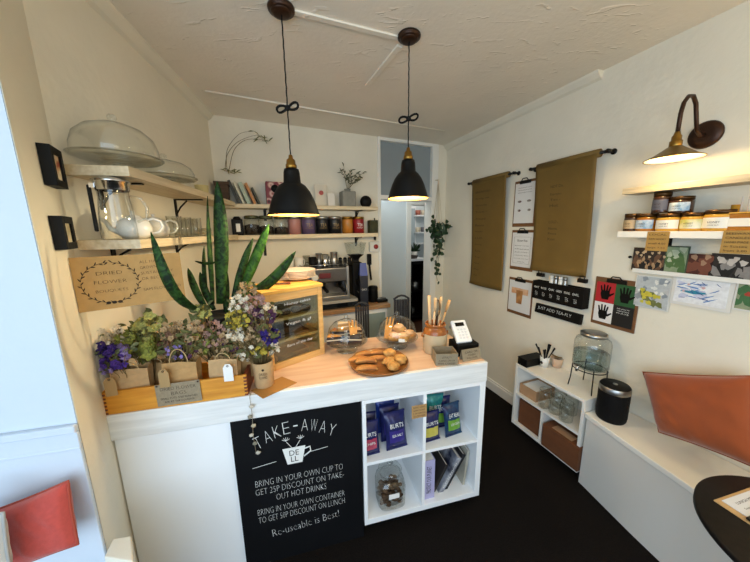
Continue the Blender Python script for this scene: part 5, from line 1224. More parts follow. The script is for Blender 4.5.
# ------------------------------------------------------------------ right wall: paper rolls
def rw(px, py, off=0): return RF.on(px, py, off)
def roll(label, xa, za, xb, zb_, zbot, x0, x1, lines, seed):
    xm_ = (xa + xb) / 2; zr = (za + zb_) / 2
    t = thing('paper_roll', label, 'paper roll', RF.w(xm_, 0, zr), RF.a, 'kraft menu rolls')
    o = .05
    MB().tube([(xa - xm_ - .01, -o, 0), (xb - xm_ + .012, -o, 0)], .010, 12).build('rod', m_blackmetal, t)
    for x in (xa - xm_ + .002, xb - xm_ + .004):
        b = MB(); b.tube([(x, -o, 0), (x, -.004, 0)], .008, 10); b.lathe([(0, 0), (.018, 0), (.018, .005), (0, .005)], 18)
        for i in range(len(b.v) - 18 * 2 - 2, len(b.v)): v = b.v[i]; b.v[i] = V((x + v.x, -v.z, v.y))
        b.tube([(x, -o - .012, 0), (x, -o + .01, 0)], .013, 12); b.build('bracket', m_blackmetal, t)
    MB().tube([(x0 - xm_, -o, 0), (x1 - xm_, -o, 0)], .026, 20).build('rolled_paper', m_kraftdark, t)
    H_ = zr - zbot
    def fn(u, v):
        x = (x0 + (x1 - x0) * u) - xm_
        return (x, -o - .024 + .03 * min(1, v * 1.5) + .004 * math.sin(u * 5 + v * 2) - .012 * max(0, v - .93) / .07 * (1 + math.sin(u * 4)), -.004 - H_ * v)
    MB().grid(fn, 16, 20).build('paper_sheet', m_kraftdark, t, solid=.0012)
    for (u0, v, wd, txt) in lines:
        p = fn(u0, v); wd *= x1 - x0; MB().text(txt, T(p[0], p[1] - .0035, p[2]), width=wd, height=.02, align='LEFT', thin=-.004).build('handwritten_line', mat('faded_ink', '3C2C0C', .8), t)
xa, xb = rw(469, 183, .05), rw(514, 174, .05)
a, b = rw(474, 186, .05), rw(508.5, 179, .05); c = rw(486, 286, .02)
T1 = ['BREAKFAST', 'Porridge with compote', 'Granola, yoghurt', 'Toast with jam', 'Avocado on toast', 'Beans on toast', 'Mushrooms, garlic', 'LUNCH', 'Soup of the day', 'Salad bowl', 'Toasted sandwich', 'Quiche and salad', 'Mezze plate', 'Baked potato']
roll('brown paper menu roll nearest the doorway, closely written', xa.x, xa.z, xb.x, xb.z, c.z, a.x, b.x, [(.12, .1 + i * .062, .76 if len(s) > 12 else .5, s) for i, s in enumerate(T1)], 1)
xa, xb = rw(531, 169, .05), rw(608, 151.5, .05)
a, b = rw(538, 172, .05), rw(600, 156, .05); c = rw(560, 273, .02)
T2 = [('HOT DRINKS', .2), ('Espresso, flat white, latte', .27), ('Tea by the pot', .32), ('Hot chocolate', .37), ('COLD DRINKS', .52), ('Homemade lemonade', .58), ('Pressed apple juice', .63), ('Kombucha', .68)]
roll('wider brown paper menu roll between the clipboards and the honey shelf', xa.x, xa.z, xb.x, xb.z, c.z, a.x, b.x, [(.3, v, .56 if len(s) > 11 else .34, s) for s, v in T2], 2)

# clipboards
def clipboard(pl, pr, label, paper, extra=None, w=None):
    a, b = rw(*pl), rw(*pr)                                   # top left, bottom right
    cx, cz_ = (a.x + b.x) / 2, (a.z + b.z) / 2; w = abs(b.x - a.x); h = a.z - b.z
    t = thing('clipboard', label, 'clipboard', RF.w(cx, 0, cz_), RF.a, 'clipboards on the wall')
    MB().box(-w/2, w/2, -.008, -.001, -h/2, h/2).build('board', m_clip, t, bevel=.003)
    if paper: MB().box(-w/2 + .012, w/2 - .012, -.0105, -.0085, -h/2 + .03, h/2 - .022).build('sheet', paper, t)
    b_ = MB(); b_.box(-.055, .055, -.016, -.011, h/2 - .03, h/2 - .004); b_.tube([(-.035, -.02, h/2 - .008), (-.02, -.024, h/2 + .012), (.02, -.024, h/2 + .012), (.035, -.02, h/2 - .008)], .004, 8); b_.build('metal_clip', m_blackmetal, t, bevel=.002)
    if extra: extra(t, w, h)
    return t
def e1(t, w, h):
    g = MB()
    for sx in (-.5, .5):
        g.ball((sx * w * .42, -.011, .02), .016, (1.3, .08, .6), 12, 6); g.ball((sx * w * .45 + .005, -.011, -.055), .014, (1.2, .08, .7), 12, 6)
    g.build('painted_shapes', mat('plum_print', '5A2A2E', .8, col2='9A9A90', vscale=30), t)
    g = MB()
    for i in range(3): g.text('Illustrated cards', T(0, -.0112, h/2 - .06 - i * .02), width=w * .6, height=.007)
    g.build('lettering', m_ink, t)
def e2(t, w, h):
    g = MB(); g.text('Gluten free', T(0, -.0112, h/2 - .09), width=w * .45, height=.02)
    for i, s in enumerate(('please ask a member', 'of the team about', 'allergies and dietary', 'requirements before', 'you order your food', 'thank you')): g.text(s, T(0, -.0112, h/2 - .135 - i * .028), width=w * (.62 if i < 5 else .3), height=.010)
    g.tube([(-w*.36, -.011, h/2 - .06), (w*.36, -.011, h/2 - .06), (w*.36, -.011, -h/2 + .06), (-w*.36, -.011, -h/2 + .06)], .001, 4, True); g.build('lettering', m_ink, t)
def e3(t, w, h):
    MB().box(-w*.34, w*.34, -.0115, -.0106, h*.08, h*.24).build('peach_photo', mat('peach_photo', 'C98A5A', .6, col2='E0C0A0', vscale=14), t)
    MB().plate([(-.035, .06), (.035, .06), (.028, -.06), (-.028, -.06)], -.0125, -.0106).build('cup_picture', mat('iced_drink_print', '8A5A34', .6, col2='C08A50', vscale=18), t)
m_pap2 = mat('cool_paper', 'D9D8D6', .8)
clipboard((516, 182), (534.5, 226.5), 'uppermost clipboard between the two paper rolls, sheet with four small prints', m_pap2, e1)
clipboard((513, 230), (532.5, 272), 'middle clipboard of the column, printed notice in a thin border', m_pap2, e2)
clipboard((510, 276.5), (531, 319), 'lowest clipboard of the column, picture of an iced drink', m_pap2, e3)
def hand(m, cx, cz_, s, y, k):
    m.k = k
    m.plate([(cx - .02*s, cz_ - .05*s), (cx + .022*s, cz_ - .05*s), (cx + .03*s, cz_ - .01*s), (cx + .026*s, cz_ + .015*s), (cx - .028*s, cz_ + .015*s), (cx - .03*s, cz_ - .015*s)], y - .0008, y)
    for i, (dx, hh, an) in enumerate(((-.024, .034, 12), (-.008, .044, 4), (.008, .043, -4), (.022, .034, -12))):
        p = Matrix.Translation((cx + dx*s, 0, cz_ + .012*s)) @ RY(-an)
        m.plate([((p @ V((x*s, 0, z*s))).x, (p @ V((x*s, 0, z*s))).z) for x, z in ((-.006, 0), (.006, 0), (.005, hh), (0, hh + .005), (-.005, hh))], y - .0008, y)
    p = Matrix.Translation((cx + .026*s, 0, cz_ - .02*s)) @ RY(50)
    m.plate([((p @ V((x*s, 0, z*s))).x, (p @ V((x*s, 0, z*s))).z) for x, z in ((-.008, 0), (.008, 0), (.005, .038), (-.004, .038))], y - .0008, y)
def e4(t, w, h):
    cw, chh = (w - .03) / 2, (h - .055) / 2
    for nm, c, sx, sz in (('red_card', 'B41E26', -1, 1), ('green_card', '20542C', 1, 1), ('white_card', 'E4E2E0', -1, -1), ('black_card', '0E0E10', 1, -1)):
        x0, x1 = (-cw, 0) if sx < 0 else (0, cw); z0, z1 = (0, chh) if sz > 0 else (-chh, 0)
        MB().box(x0, x1, -.012, -.0085, z0 - .004, z1 - .004).build(nm, mat(nm, c, .6), t)
    for sx, sz in ((-1, 1), (1, 1), (-1, -1)): m = MB(); hand(m, sx * cw / 2, sz * chh / 2 - .004, .9, -.0122, 0); m.build('printed_hand', m_black, t)
    g = MB()
    for i, s in enumerate(('FIVE WAYS TO', 'CHANGE YOUR', 'PLATE')): g.text(s, T(cw / 2, -.0122, -chh * .18 - i * .014), width=cw * .6, height=.007)
    g.build('lettering', m_chalk, t)
clipboard((597, 276), (634.5, 334), 'large clipboard with red, green, white and black hand cards above the water dispenser', None, e4)

# dark wooden tea caddy shelf with bottles, plus two clips
a, b = rw(533, 281, .07), rw(582, 306, .07)
cx_, zt_, zb2 = (a.x + b.x) / 2, rw(558, 284.5, .07).z, rw(558, 304, .07).z
w = b.x - a.x
t = thing('wall_box', 'dark wooden wall box with row of small white labels below the wide paper roll', 'box', RF.w(cx_, 0, zb2), RF.a)
h = zt_ - zb2; dpt = .07
MB().box(-w/2, w/2, -dpt, -dpt + .008, 0, h).box(-w/2, w/2, -.009, -.001, 0, h).box(-w/2, -w/2 + .008, -dpt + .008, -.009, 0, h).box(w/2 - .008, w/2, -dpt + .008, -.009, 0, h).box(-w/2 + .008, w/2 - .008, -dpt + .008, -.009, 0, .008).build('box_walls', mat('black_stained_wood', '0A0706', .6, spec=.2), t, bevel=.002)
g = MB()
for i in range(6): g.text(('MINT', 'ROSE', 'CHAI', 'GREEN', 'FENNEL', 'EARL')[i], T(-w * .40 + i * w * .155, -dpt - .0012, h * .66) @ RY(0), width=w * .11, height=.016); g.text('TEA', T(-w * .40 + i * w * .155, -dpt - .0012, h * .32), width=w * .06, height=.03, thin=-.02)
g.build('white_lettering', m_chalk, t)
for i, s in enumerate((.34, .42, .52, .6)):
    o = MB().lathe([(0, 0), (.017, 0), (.018, .004), (.018, h - .0), (.015, h + .02), (.015, h + .026), (.017, h + .027), (.017, h + .045), (0, h + .046)], 16).build('small_bottle', m_steel if i % 2 else m_white_china, None, loc=RF.w(cx_ - w/2 + w * s, -.035, zb2 + .009)); tag(o, ('first', 'second', 'third', 'fourth')[i] + ' small pale bottle standing in the dark wall box', 'bottle', 'bottles in the wall box')
t = thing('tilted_sign', 'dark wooden sign board with white lettering hung tilted below the wall box', 'sign', RF.w(rw(556, 313, .03).x, 0, rw(556, 313, .03).z), RF.a)
ww = (rw(579, 313, .03).x - rw(533, 313, .03).x) / 2
MB().box(-ww, ww, -.03, -.001, -.042, .034).build('board', mat('black_stained_wood', '140E0B'), t, bevel=.003, rot=(R(-8), 0, 0))
g = MB(); g.text('JUST ADD TEA-FLY', T(-.02, -.0312, .0), width=ww * 1.5, height=.03, thin=-.015); g.build('white_lettering', m_chalk, t, rot=(R(-8), 0, 0))
for i, (px, py, lb) in enumerate(((541, 275, 'left'), (583, 281, 'right'))):
    q = rw(px, py, .05); t = thing('bulldog_clip', 'dark clip at the bottom ' + lb + ' corner of the wide paper roll', 'clip', RF.w(q.x, -.055, q.z), RF.a, 'clips on the paper roll')
    MB().box(-.03, .03, -.012, .012, -.012, .016).build('clip_body', m_blackmetal, t, bevel=.003); MB().tube([(-.015, -.006, .014), (-.015, -.008, .035), (.015, -.008, .035), (.015, -.006, .014)], .003, 6).build('clip_lever', m_blackmetal, t)

# ------------------------------------------------------------------ honey shelves
hx0 = rw(624, 187, .14).x; hz = rw(690, 180, .16).z
t = thing('wall_shelf', 'upper white shelf on the right wall, lit from above by the swan neck lamp', 'shelf', RF.o, RF.a, 'right wall shelves')
HD_ = .15
hz = (rw(640, 190, HD_).z + rw(740, 176.5, HD_).z) / 2 + .012
MB().box(hx0, 3.2, -HD_, -.001, hz - .032, hz).build('board', m_shelf, t, bevel=.002)
bracket(t, rw(665, 195).x + .02, hz - .032, .12, .09)
lx0 = rw(617, 235, HD_).x; LZ2 = (rw(617, 231.5, HD_).z + rw(745, 231, HD_).z) / 2
t = thing('wall_shelf', 'lower white shelf on the right wall lined with honey jars', 'shelf', RF.o, RF.a, 'right wall shelves')
MB().box(lx0, 3.2, -HD_, -.001, LZ2 - .034, LZ2).build('board', m_gloss, t, bevel=.002)
bracket(t, rw(668, 250).x, LZ2 - .034, .12, .06)
m_honey = mat('amber_honey', 'A06418', .15, coat=.5); m_dkhoney = mat('dark_honey', '3A2010', .2, coat=.5); m_yhoney = mat('pale_honey', 'C9973A', .25); m_goldlid = mat('dark_gold_lid', '4A3010', .35, metal=.6); m_lab = mat('white_label', 'E6E4DA', .6); m_lbl = mat('blue_white_label', 'DCE4EA', .6, col2='6A93B8', vscale=24); m_ly = mat('yellow_label', 'C8C24A', .6, col2='E4E2D0', vscale=14)
def honey(px, off, wpx, h, body, lab, label, z=None, pyz=None, lidm=None):
    z = LZ2 if z is None else z
    q = RF.on(px, 220, off); r = wpx * mpp(RF.w(q.x, -off, z)) * .40
    t = thing('honey_jar', label, 'jar', RF.w(q.x, -off, z + .0005), RF.a, 'honey jars on the right shelf')
    MB().lathe([(0, 0), (r * .95, 0), (r, .005), (r, h * .74), (r * .93, h * .80), (0, h * .8)], 28).build('jar_body', body, t)
    MB().lathe([(r * .9, h * .8), (r * .98, h * .8), (r * .98, h), (0, h)], 28).build('lid', lidm or m_goldlid, t)
    m = MB()
    for i in range(14):
        a, b2 = [-PI / 2 - 1.1 + 2.2 * k / 14 for k in (i, i + 1)]
        m._add([(r * 1.012 * math.cos(x), r * 1.012 * math.sin(x), zz) for x, zz in ((a, h * .14), (b2, h * .14), (b2, h * .64), (a, h * .64))], [(0, 1, 2, 3)], True)
    lb = m.build('jar_label', lab, t)
    g = MB(); g.text('HONEY', T(0, -r * 1.03, h * .42), width=r * .75, height=h * .09); g.text('LOCAL RAW', T(0, -r * 1.03, h * .28), width=r * .7, height=h * .05); g.build('lettering', m_ink, t)
jh = .088
honey(632, .085, 15, .098, m_dkhoney, mat('brown_label', 'B09A78', .6), 'dark honey jar at the very left end of the lower right shelf')
honey(647, .085, 20, .094, m_honey, m_lbl, 'honey jar with blue and white label, second from the left end')
honey(670, .09, 24, .088, m_yhoney, m_lab, 'wide honey jar with white label in front of the shelf bracket')
honey(694, .09, 23, .088, m_yhoney, m_ly, 'honey jar with yellow label in the middle of the row')
honey(720, .09, 28, .096, m_yhoney, m_lab, 'broad honey jar with cream label right of the yellow labelled one')
honey(659, .10, 17, .105, m_dkhoney, mat('navy_label', '4A4E60', .6), 'tall dark honey jar stacked on top of the row', LZ2 + .0945)
honey(679, .085, 22, .082, m_dkhoney, m_lbl, 'honey jar with pale blue label stacked right of the tall dark one', LZ2 + .0885)
q = rw(742, 220, .09)
t = thing('candle_box', 'amber pack of candles with thin tapers at the right end of the lower shelf', 'candles', RF.w(q.x + .01, -.09, LZ2 + .0005), RF.a)
MB().box(-.05, .06, -.035, .035, 0, .075).build('pack', m_honey, t, bevel=.003); MB().box(-.052, .062, -.036, .036, .0755, .082).build('pack_lid', m_yhoney, t); MB().box(-.04, .05, -.037, -.0355, .02, .055).build('pack_label', m_lab, t)
for x in (-.02, .0, .02): MB().cyl(.003, .082, .15, 10, (x, 0, 0)).build('taper', m_white_china, t)
MB().cyl(.014, .082, .115, 14, (-.036, 0, 0)).build('stub', m_yhoney, t)
def tagcard(px0, px1, py0, py1, label, lines):
    a, b = rw(px0, py0, HD_), rw(px1, py1, HD_); w, h = b.x - a.x, a.z - b.z
    t = thing('price_card', label, 'card', RF.w((a.x + b.x) / 2, -HD_ - .0005, (a.z + b.z) / 2), RF.a, 'kraft shelf cards')
    MB().box(-w/2, w/2, -.002, 0, -h/2, h/2).build('card', mat('golden_kraft', 'A98444', .8), t)
    g = MB()
    for i, s in enumerate(lines): g.text(s, T(0, -.0028, h/2 - h * (i + .7) / (len(lines) + .4)), width=w * .78, height=h * .09)
    g.build('handwriting', m_ink, t)
tagcard(648, 667, 231.5, 251.5, 'kraft price card hung below the blue labelled honey jar', ('LOCAL', 'RAW HONEY', 'small 4.50', 'large 7.50'))
tagcard(724, 750, 230.5, 254.5, 'larger kraft price card at the right end of the honey shelf', ('BEESWAX', 'CANDLES', 'HAND MADE', 'in Sussex', 'from 3.00'))

# picture ledge, prints
pz = rw(632, 271.5, .03).z
lx = rw(632.5, 270, .035).x
t = thing('picture_ledge', 'thin white picture ledge below the honey shelf', 'ledge', RF.o, RF.a)
pz2 = (rw(633, 272, .035).z + rw(740, 279, .035).z) / 2
MB().box(lx, 3.1, -.035, -.001, pz2 - .01, pz2).box(lx, 3.1, -.037, -.0352, pz2 - .01, pz2 + .012).build('ledge_board', m_gloss, t)
def pm(n, c): return mat(n, c, .7, var=.08, vscale=60)
def pic(px0, px1, pytop, pybot, label, art, frame=None, off=.012, fw=.0, z0=None):
    a, b = rw(px0, pytop, off), rw(px1, pybot, off)
    w = b.x - a.x; zt_ = rw((px0 + px1) / 2, pytop, off).z; z_b = rw((px0 + px1) / 2, pybot, off).z if z0 is None else z0
    h = zt_ - z_b
    t = thing('art_print', label, 'picture', RF.w((a.x + b.x) / 2, -off, z_b), RF.a, 'prints on the right wall')
    if frame: MB().box(-w/2, w/2, -.004, 0, 0, h).build('frame', frame, t)
    y = -.0042 if frame else -.002
    m = MB(); m.box(-w/2 + fw, w/2 - fw, y - .0018, y, fw, h - fw); ms = [art[0]]; rr = random.Random(int(px0))
    n_ = 0
    for (mm, cnt, u0, u1, v0, v1, sx, sz, rot) in art[1:]:
        ms.append(mm); m.k = len(ms) - 1
        for q in range(cnt):
            cx = (rr.uniform(u0, u1) - .5) * (w - 2 * fw); cz_ = fw + rr.uniform(v0, v1) * (h - 2 * fw); k = rr.uniform(.7, 1.3); an = R(rot + rr.uniform(-25, 25)); n_ += 1
            pts = []
            for e in range(8):
                t_ = 2 * PI * e / 8; r_ = 1 + .25 * math.sin(e * 2.3 + q); x, z = sx * k * math.cos(t_) * r_, sz * k * math.sin(t_) * r_
                pts.append((min(w/2 - fw, max(-w/2 + fw, cx + x * math.cos(an) - z * math.sin(an))), min(h - fw, max(fw, cz_ + x * math.sin(an) + z * math.cos(an)))))
            m.plate(pts, y - .0019 - n_ * .00001, y - .001)
    m.build('picture', ms, t)
m_frw = mat('white_frame', 'DEDCD6', .5)
pic(634.5, 665.5, 248, 272, 'print of brown figures at the left end of the picture ledge', [pm('umber_ground', '2E2018'), (pm('brown_figure', '6A4A34'), 9, .08, .95, .1, .6, .012, .03, 0), (pm('tan_figure', 'B08C66'), 9, .08, .95, .1, .7, .008, .018, 0), (pm('pale_head', 'C8AC88'), 8, .08, .95, .6, .85, .008, .009, 0), (pm('near_black_patch', '140E0A'), 8, 0, 1, 0, .5, .01, .02, 0)], None, .014, z0=pz2 + .0005)
pic(667, 686, 246, 274, 'narrow green print on the ledge beside the brown figures', [pm('sage_ground', '8A9A78'), (pm('leaf_green', '4E6E3C'), 8, .1, .9, .1, .8, .016, .03, 20), (pm('pale_sage', 'B8C0A2'), 5, .1, .9, .4, .95, .012, .016, 0)], mat('dark_green_frame', '3A4A36', .6), .014, .006, z0=pz2 + .0005)
pic(689, 711, 254, 275, 'dark red brown print in the middle of the picture ledge', [pm('oxblood_ground', '4A2018'), (pm('rust_patch', '74402E'), 7, .1, .9, .1, .8, .02, .022, 0), (pm('pale_rust', 'A88468'), 3, .2, .9, .5, .9, .012, .016, 0)], None, .014, z0=pz2 + .0005)
pic(712.5, 752, 254, 278, 'dark photo print with pale figures at the right of the ledge', [pm('charcoal_ground', '26201E'), (pm('dark_suit', '100D0D'), 8, .05, .95, .05, .5, .016, .04, 0), (pm('grey_figure', '8A8480'), 8, .05, .95, .15, .65, .012, .024, 0), (pm('pale_face', 'C8BEB4'), 9, .05, .95, .5, .85, .010, .011, 0)], None, .014, z0=pz2 + .0005)
pic(637, 668.5, 276, 309, 'print of yellow flowers on grey hung below the brown figures', [pm('soft_grey_ground', 'B9BEC0'), (pm('slate_dab', '8C949C'), 14, .05, .95, .3, .95, .012, .014, 0), (pm('white_dab', 'E4E4DE'), 12, .1, .9, .4, .95, .009, .009, 0), (pm('moss_dab', '6E7440'), 10, .2, .8, .08, .5, .012, .016, 30), (pm('yellow_dab', 'C8BC3E'), 14, .2, .8, .12, .6, .010, .011, 0)], m_frw, .006, .006)
pic(673.5, 731, 277, 308.5, 'wide framed blue and white abstract print in the lower row', [pm('paper_white_ground', 'E6E7EA'), (pm('lilac_wash', 'C9CCE0'), 8, .1, .9, .2, .85, .022, .014, 0), (pm('blue_stroke', '5C84BC'), 12, .08, .92, .2, .85, .022, .0028, 15), (pm('teal_stroke', '2E86A0'), 2, .25, .5, .45, .55, .04, .006, 0), (pm('navy_stroke', '2E4C8A'), 7, .1, .95, .2, .9, .016, .002, -20), (pm('pink_dab', 'D0A8A8'), 3, .1, .9, .2, .8, .006, .005, 0)], m_frw, .006, .016)
pic(737.5, 775, 282, 313, 'framed green and red print at the right end of the lower row', [pm('olive_ground', '8E9878'), (pm('deep_green_dab', '3E6A40'), 10, .05, .95, .1, .9, .018, .02, 0), (pm('red_dab', 'A83A2A'), 5, .1, .9, .2, .8, .010, .012, 0)], m_frw, .006, .008)
q = rw(633, 257, 0); o = MB().lathe([(0, 0), (.006, 0), (.008, .012), (0, .013)], 10).build('wall_pin', m_black, None, loc=RF.w(q.x - .01, -.001, q.z), rot=(R(90), 0, RF.a)); tag(o, 'small black pin in the wall left of the brown figures print', 'pin')

# ------------------------------------------------------------------ low cabinet
LCx0, LCx1 = RF.l((1.124, 2.095, 0)).x, RF.l((1.31, 1.583, 0)).x - .005
ly = RF.l((1.124, 2.095, 0)).y
LCZ = .58
t = thing('low_shelf', 'low white open shelf unit against the right wall beside the bench', 'shelf unit', RF.o, RF.a)
yb = -.003
MB().box(LCx0, LCx1, ly, yb, LCZ - .022, LCZ).build('top_board', m_gloss, t, bevel=.002)
mb = MB(); mb.box(LCx0, LCx0 + .02, ly + .002, yb, .055, LCZ - .0225).box(LCx1 - .02, LCx1, ly + .002, yb, .055, LCZ - .0225).box(LCx0 + .02, LCx1 - .02, ly + .002, yb, .055, .077); mb.build('carcass', m_gloss, t, bevel=.001)
lm = .335
MB().box(LCx0 + .02, LCx1 - .02, ly + .003, yb, lm - .018, lm).build('shelf_board', m_gloss, t)
xdv = RF.l(at_z(542, 428, .2)); xd = LCx0 + .26
MB().box(xd - .01, xd + .01, ly + .004, yb, .077, lm - .0185).build('divider', m_gloss, t)
MB().box(LCx0 + .02, LCx1 - .02, -.012, yb - .001, .077, LCZ - .023).build('back_panel', m_gloss, t)
MB().box(LCx0 + .02, LCx1 - .02, ly + .05, -.02, 0, .054).build('plinth', m_black, t)
def lc(px, py, y): return RF.on(px, py, -y)
def inlow(x, y, z): return RF.w(x, y, z + .0005)
m_bcard = mat('brown_cardboard', '6A3E20', .8, var=.08, vscale=20); m_tcard = mat('tan_cardboard', 'B08A66', .8, var=.05, vscale=20)
def carton(name, label, x, z, w, d, h, m_, open_=False, y=None, label_m=None):
    y = ly + .03 if y is None else y
    t = thing(name, label, 'box', inlow(x, y, z), RF.a, 'boxes in the low shelf')
    MB().box(0, w, 0, .004, 0, h).box(0, w, d - .004, d, 0, h).box(0, .004, .004, d - .004, 0, h).box(w - .004, w, .004, d - .004, 0, h).box(.004, w - .004, .004, d - .004, 0, .004).build('box_walls', m_, t)
    if not open_:
        MB().box(0, w, 0, d * .49, h + .0005, h + .004).build('lid_flap', m_, t); MB().box(0, w, d * .5, d, h + .0005, h + .004).build('lid_flap', m_, t)
    if label_m: MB().box(w * .2, w * .75, d * .1, d * .4, h + .0042, h + .0055).build('box_label', label_m, t)
    return t
carton('cardboard_box', 'brown cardboard box in the lower left cell of the low shelf', LCx0 + .04, .0775, .19, .2, .205, m_bcard)
carton('cardboard_box', 'brown cardboard box with tan label in the lower right cell beside the bench', xd + .03, .0775, .26, .2, .165, m_bcard, False, ly - .015, m_tcard)
tb = carton('paper_box', 'open tan box of white paper on the upper tier of the low shelf', LCx0 + .03, lm, .15, .2, .085, m_tcard, True)
MB().box(.008, .142, .008, .19, .01, .075).build('paper_stack', m_paper, tb)
for i, (dx_, dy_, lb) in enumerate(((.235, .05, 'leftmost'), (.315, .06, 'middle'), (.40, .05, 'rightmost'))):
    t = thing('preserving_jar', lb + ' of the front glass jars on the upper tier of the low shelf', 'jar', inlow(LCx0 + dx_, ly + dy_, lm), 0, 'glass jars in the low shelf')
    MB().lathe([(0, .003), (.036, 0), (.041, .006), (.043, .1), (.038, .122), (.034, .128), (.037, .132), (.037, .142)], 26).build('glass_body', m_glass2, t); MB().tube([(.037 * math.cos(a), .037 * math.sin(a), .136) for a in [2 * PI * k / 20 for k in range(20)]], .003, 6, True).build('rim', m_glass2, t)
for i, (dx_, lb) in enumerate(((.275, 'left'), (.36, 'right'))):
    t = thing('preserving_jar', lb + ' glass jar in the rear row on the upper tier of the low shelf', 'jar', inlow(LCx0 + dx_, ly + .15, lm), 0, 'glass jars in the low shelf')
    MB().lathe([(0, .003), (.036, 0), (.041, .006), (.043, .1), (.038, .122), (.034, .128), (.037, .132), (.037, .142)], 26).build('glass_body', m_glass2, t)

# on the low cabinet
def lt(px, py): return at_z(px, py, LCZ)
a = RF.l(lt(516, 361.5)); b = RF.l(lt(541, 364))
t = thing('black_tray_box', 'flat black box on the far end of the low shelf top', 'box', RF.w(LCx0 + .005, ly + .01, LCZ + .0005), RF.a)
MB().box(0, .085, 0, .2, 0, .055).build('box_body', m_black, t, bevel=.003); MB().box(-.001, .086, -.001, .201, .0555, .062).build('box_lid', m_black, t)
q = lt(544, 366.5)
t = thing('cutlery_cup', 'white cup with printed mark holding dark cutlery handles on the low shelf', 'cup', (q.x, q.y, LCZ + .0005), RF.a)
MB().lathe([(0, 0), (.026, 0), (.034, .085), (.032, .085), (.025, .006), (0, .005)], 24).build('cup_body', m_white_china, t); MB().ball((0, -.032, .04), .012, (1, .25, 1), 10, 6).build('printed_mark', m_blackink, t)
CQ = V((q.x, q.y, LCZ + .03)); rr = random.Random(4)
for i in range(9):
    d = V((rr.uniform(-.5, .5), rr.uniform(-.5, .5), 1)).normalized()
    o = MB().tube([V((0, 0, 0)), d * .10, d * .15], [.003, .005, .009], 8, flat=.5).build('cutlery', m_black, None, loc=CQ + V((d.x, d.y, 0)) * .015); tag(o, 'dark handled cutlery fanning out of the white printed cup', 'cutlery', 'cutlery in the white cup')
q = lt(553, 368); q = V((q.x + .03, q.y + .0, 0))
t = thing('takeaway_cup', 'small peach paper cone cup lying between the cutlery cup and the bowl', 'cup', (q.x + .01, q.y + .02, LCZ + .0005), RF.a)
MB().lathe([(0, 0), (.03, 0), (.042, .075), (.04, .075), (.028, .005), (0, .004)], 24).build('cup_body', mat('peach_paper', 'D9B79A', .7), t)
q = lt(566, 367)
t = thing('glass_bowl', 'amber rimmed glass bowl beside the water dispenser', 'bowl', (q.x - .02, q.y + .05, LCZ + .0005), 0)
MB().lathe([(0, .002), (.04, 0), (.05, .02), (.056, .075), (.053, .075), (.046, .02), (0, .008)], 28).build('bowl', m_glass2, t); MB().tube([(.056 * math.cos(a_), .056 * math.sin(a_), .077) for a_ in [2 * PI * k / 24 for k in range(24)]], .004, 6, True).build('rim', m_brass, t)
tag(MB().lathe([(0, .012), (.044, .02), (.048, .055), (0, .065)], 20).build('contents', mat('amber_contents', '8A6030', .8, var=.2), t), kind='stuff')
# water dispenser on wire stand
q = RF.l(at_z(588, 375, LCZ)); DW = RF.w(RF.on(590, 365, .112).x, -.112, LCZ + .0005)
t = thing('dispenser_stand', 'black wire stand carrying the glass water dispenser', 'stand', DW, RF.a)
sh = .145
m = MB(); m.tube([(.095 * math.cos(a_), .095 * math.sin(a_), sh) for a_ in [2 * PI * k / 28 for k in range(28)]], .0035, 6, True); m.build('ring', m_blackmetal, t)
for k in range(4): a_ = PI / 4 + k * PI / 2; MB().tube([(.095 * math.cos(a_), .095 * math.sin(a_), sh + .02), (.1 * math.cos(a_), .1 * math.sin(a_), .06), (.108 * math.cos(a_), .108 * math.sin(a_), .002)], .0035, 6).build('leg', m_blackmetal, t)
t = thing('water_dispenser', 'glass water dispenser jar with chrome lid and tap on the low shelf', 'water dispenser', DW + V((0, 0, sh + .004)), RF.a)
MB().lathe([(0, .004), (.08, .0), (.094, .008), (.1, .022), (.1, .175), (.092, .2), (.07, .212), (.066, .228)], 40).build('glass_jar', m_glass2, t)
MB().lathe([(.067, .22), (.074, .222), (.074, .24), (.066, .245), (0, .246)], 32).build('lid', m_steel, t)
MB().lathe([(0, .012), (.088, .012), (.096, .024), (.096, .11), (0, .11)], 32).build('water', glass('water', 'DCE8EC', .3, base=.03), t)
m = MB(); m.tube([(0, -.096, .03), (0, -.128, .03)], .01, 12); m.tube([(0, -.122, .035), (0, -.128, .0)], .009, 12); m.box(-.02, .02, -.132, -.117, .04, .048); m.build('tap', m_chrome, t)

# ------------------------------------------------------------------ bench, speaker, cushion, table
BZ = .5
fp = [(1.31, 1.583), (1.362, 1.266), (1.403, 1.05), (1.42, .8), (1.43, .4), (1.44, -.1), (1.44, -.6)]
def sm(pts, n=6):
    out = []
    for i in range(len(pts) - 1):
        p0, p1, p2, p3 = [V((*pts[min(max(i + k, 0), len(pts) - 1)], 0)) for k in (-1, 0, 1, 2)]
        for j in range(n):
            u = j / n; out.append(.5 * ((2 * p1) + (p2 - p0) * u + (2 * p0 - 5 * p1 + 4 * p2 - p3) * u * u + (3 * p1 - p0 - 3 * p2 + p3) * u ** 3))
    return [(p.x, p.y) for p in out] + [pts[-1]]
fpts = sm(fp)
def wallpt(y, o=.004):                                        # on the right wall at this y
    s = (3.553 - y) / .939; p = RF.w(s, -o, 0); return (p.x, p.y)
bk0 = RF.w(RF.l((1.31, 1.583, 0)).x, -.004, 0); bk1 = wallpt(-.6)
t = thing('bench', 'white built-in bench with curving front along the right wall', 'bench', (0, 0, 0), 0)
MB().prism([(bk1[0], bk1[1]), (bk0.x, bk0.y)] + fpts, BZ - .03, BZ).build('seat_board', m_gloss, t, bevel=.004)
m_bench = mat('bench_front_grey_white', 'D8D6D0', .6)
ins = [(x + .012, y) for x, y in fpts]
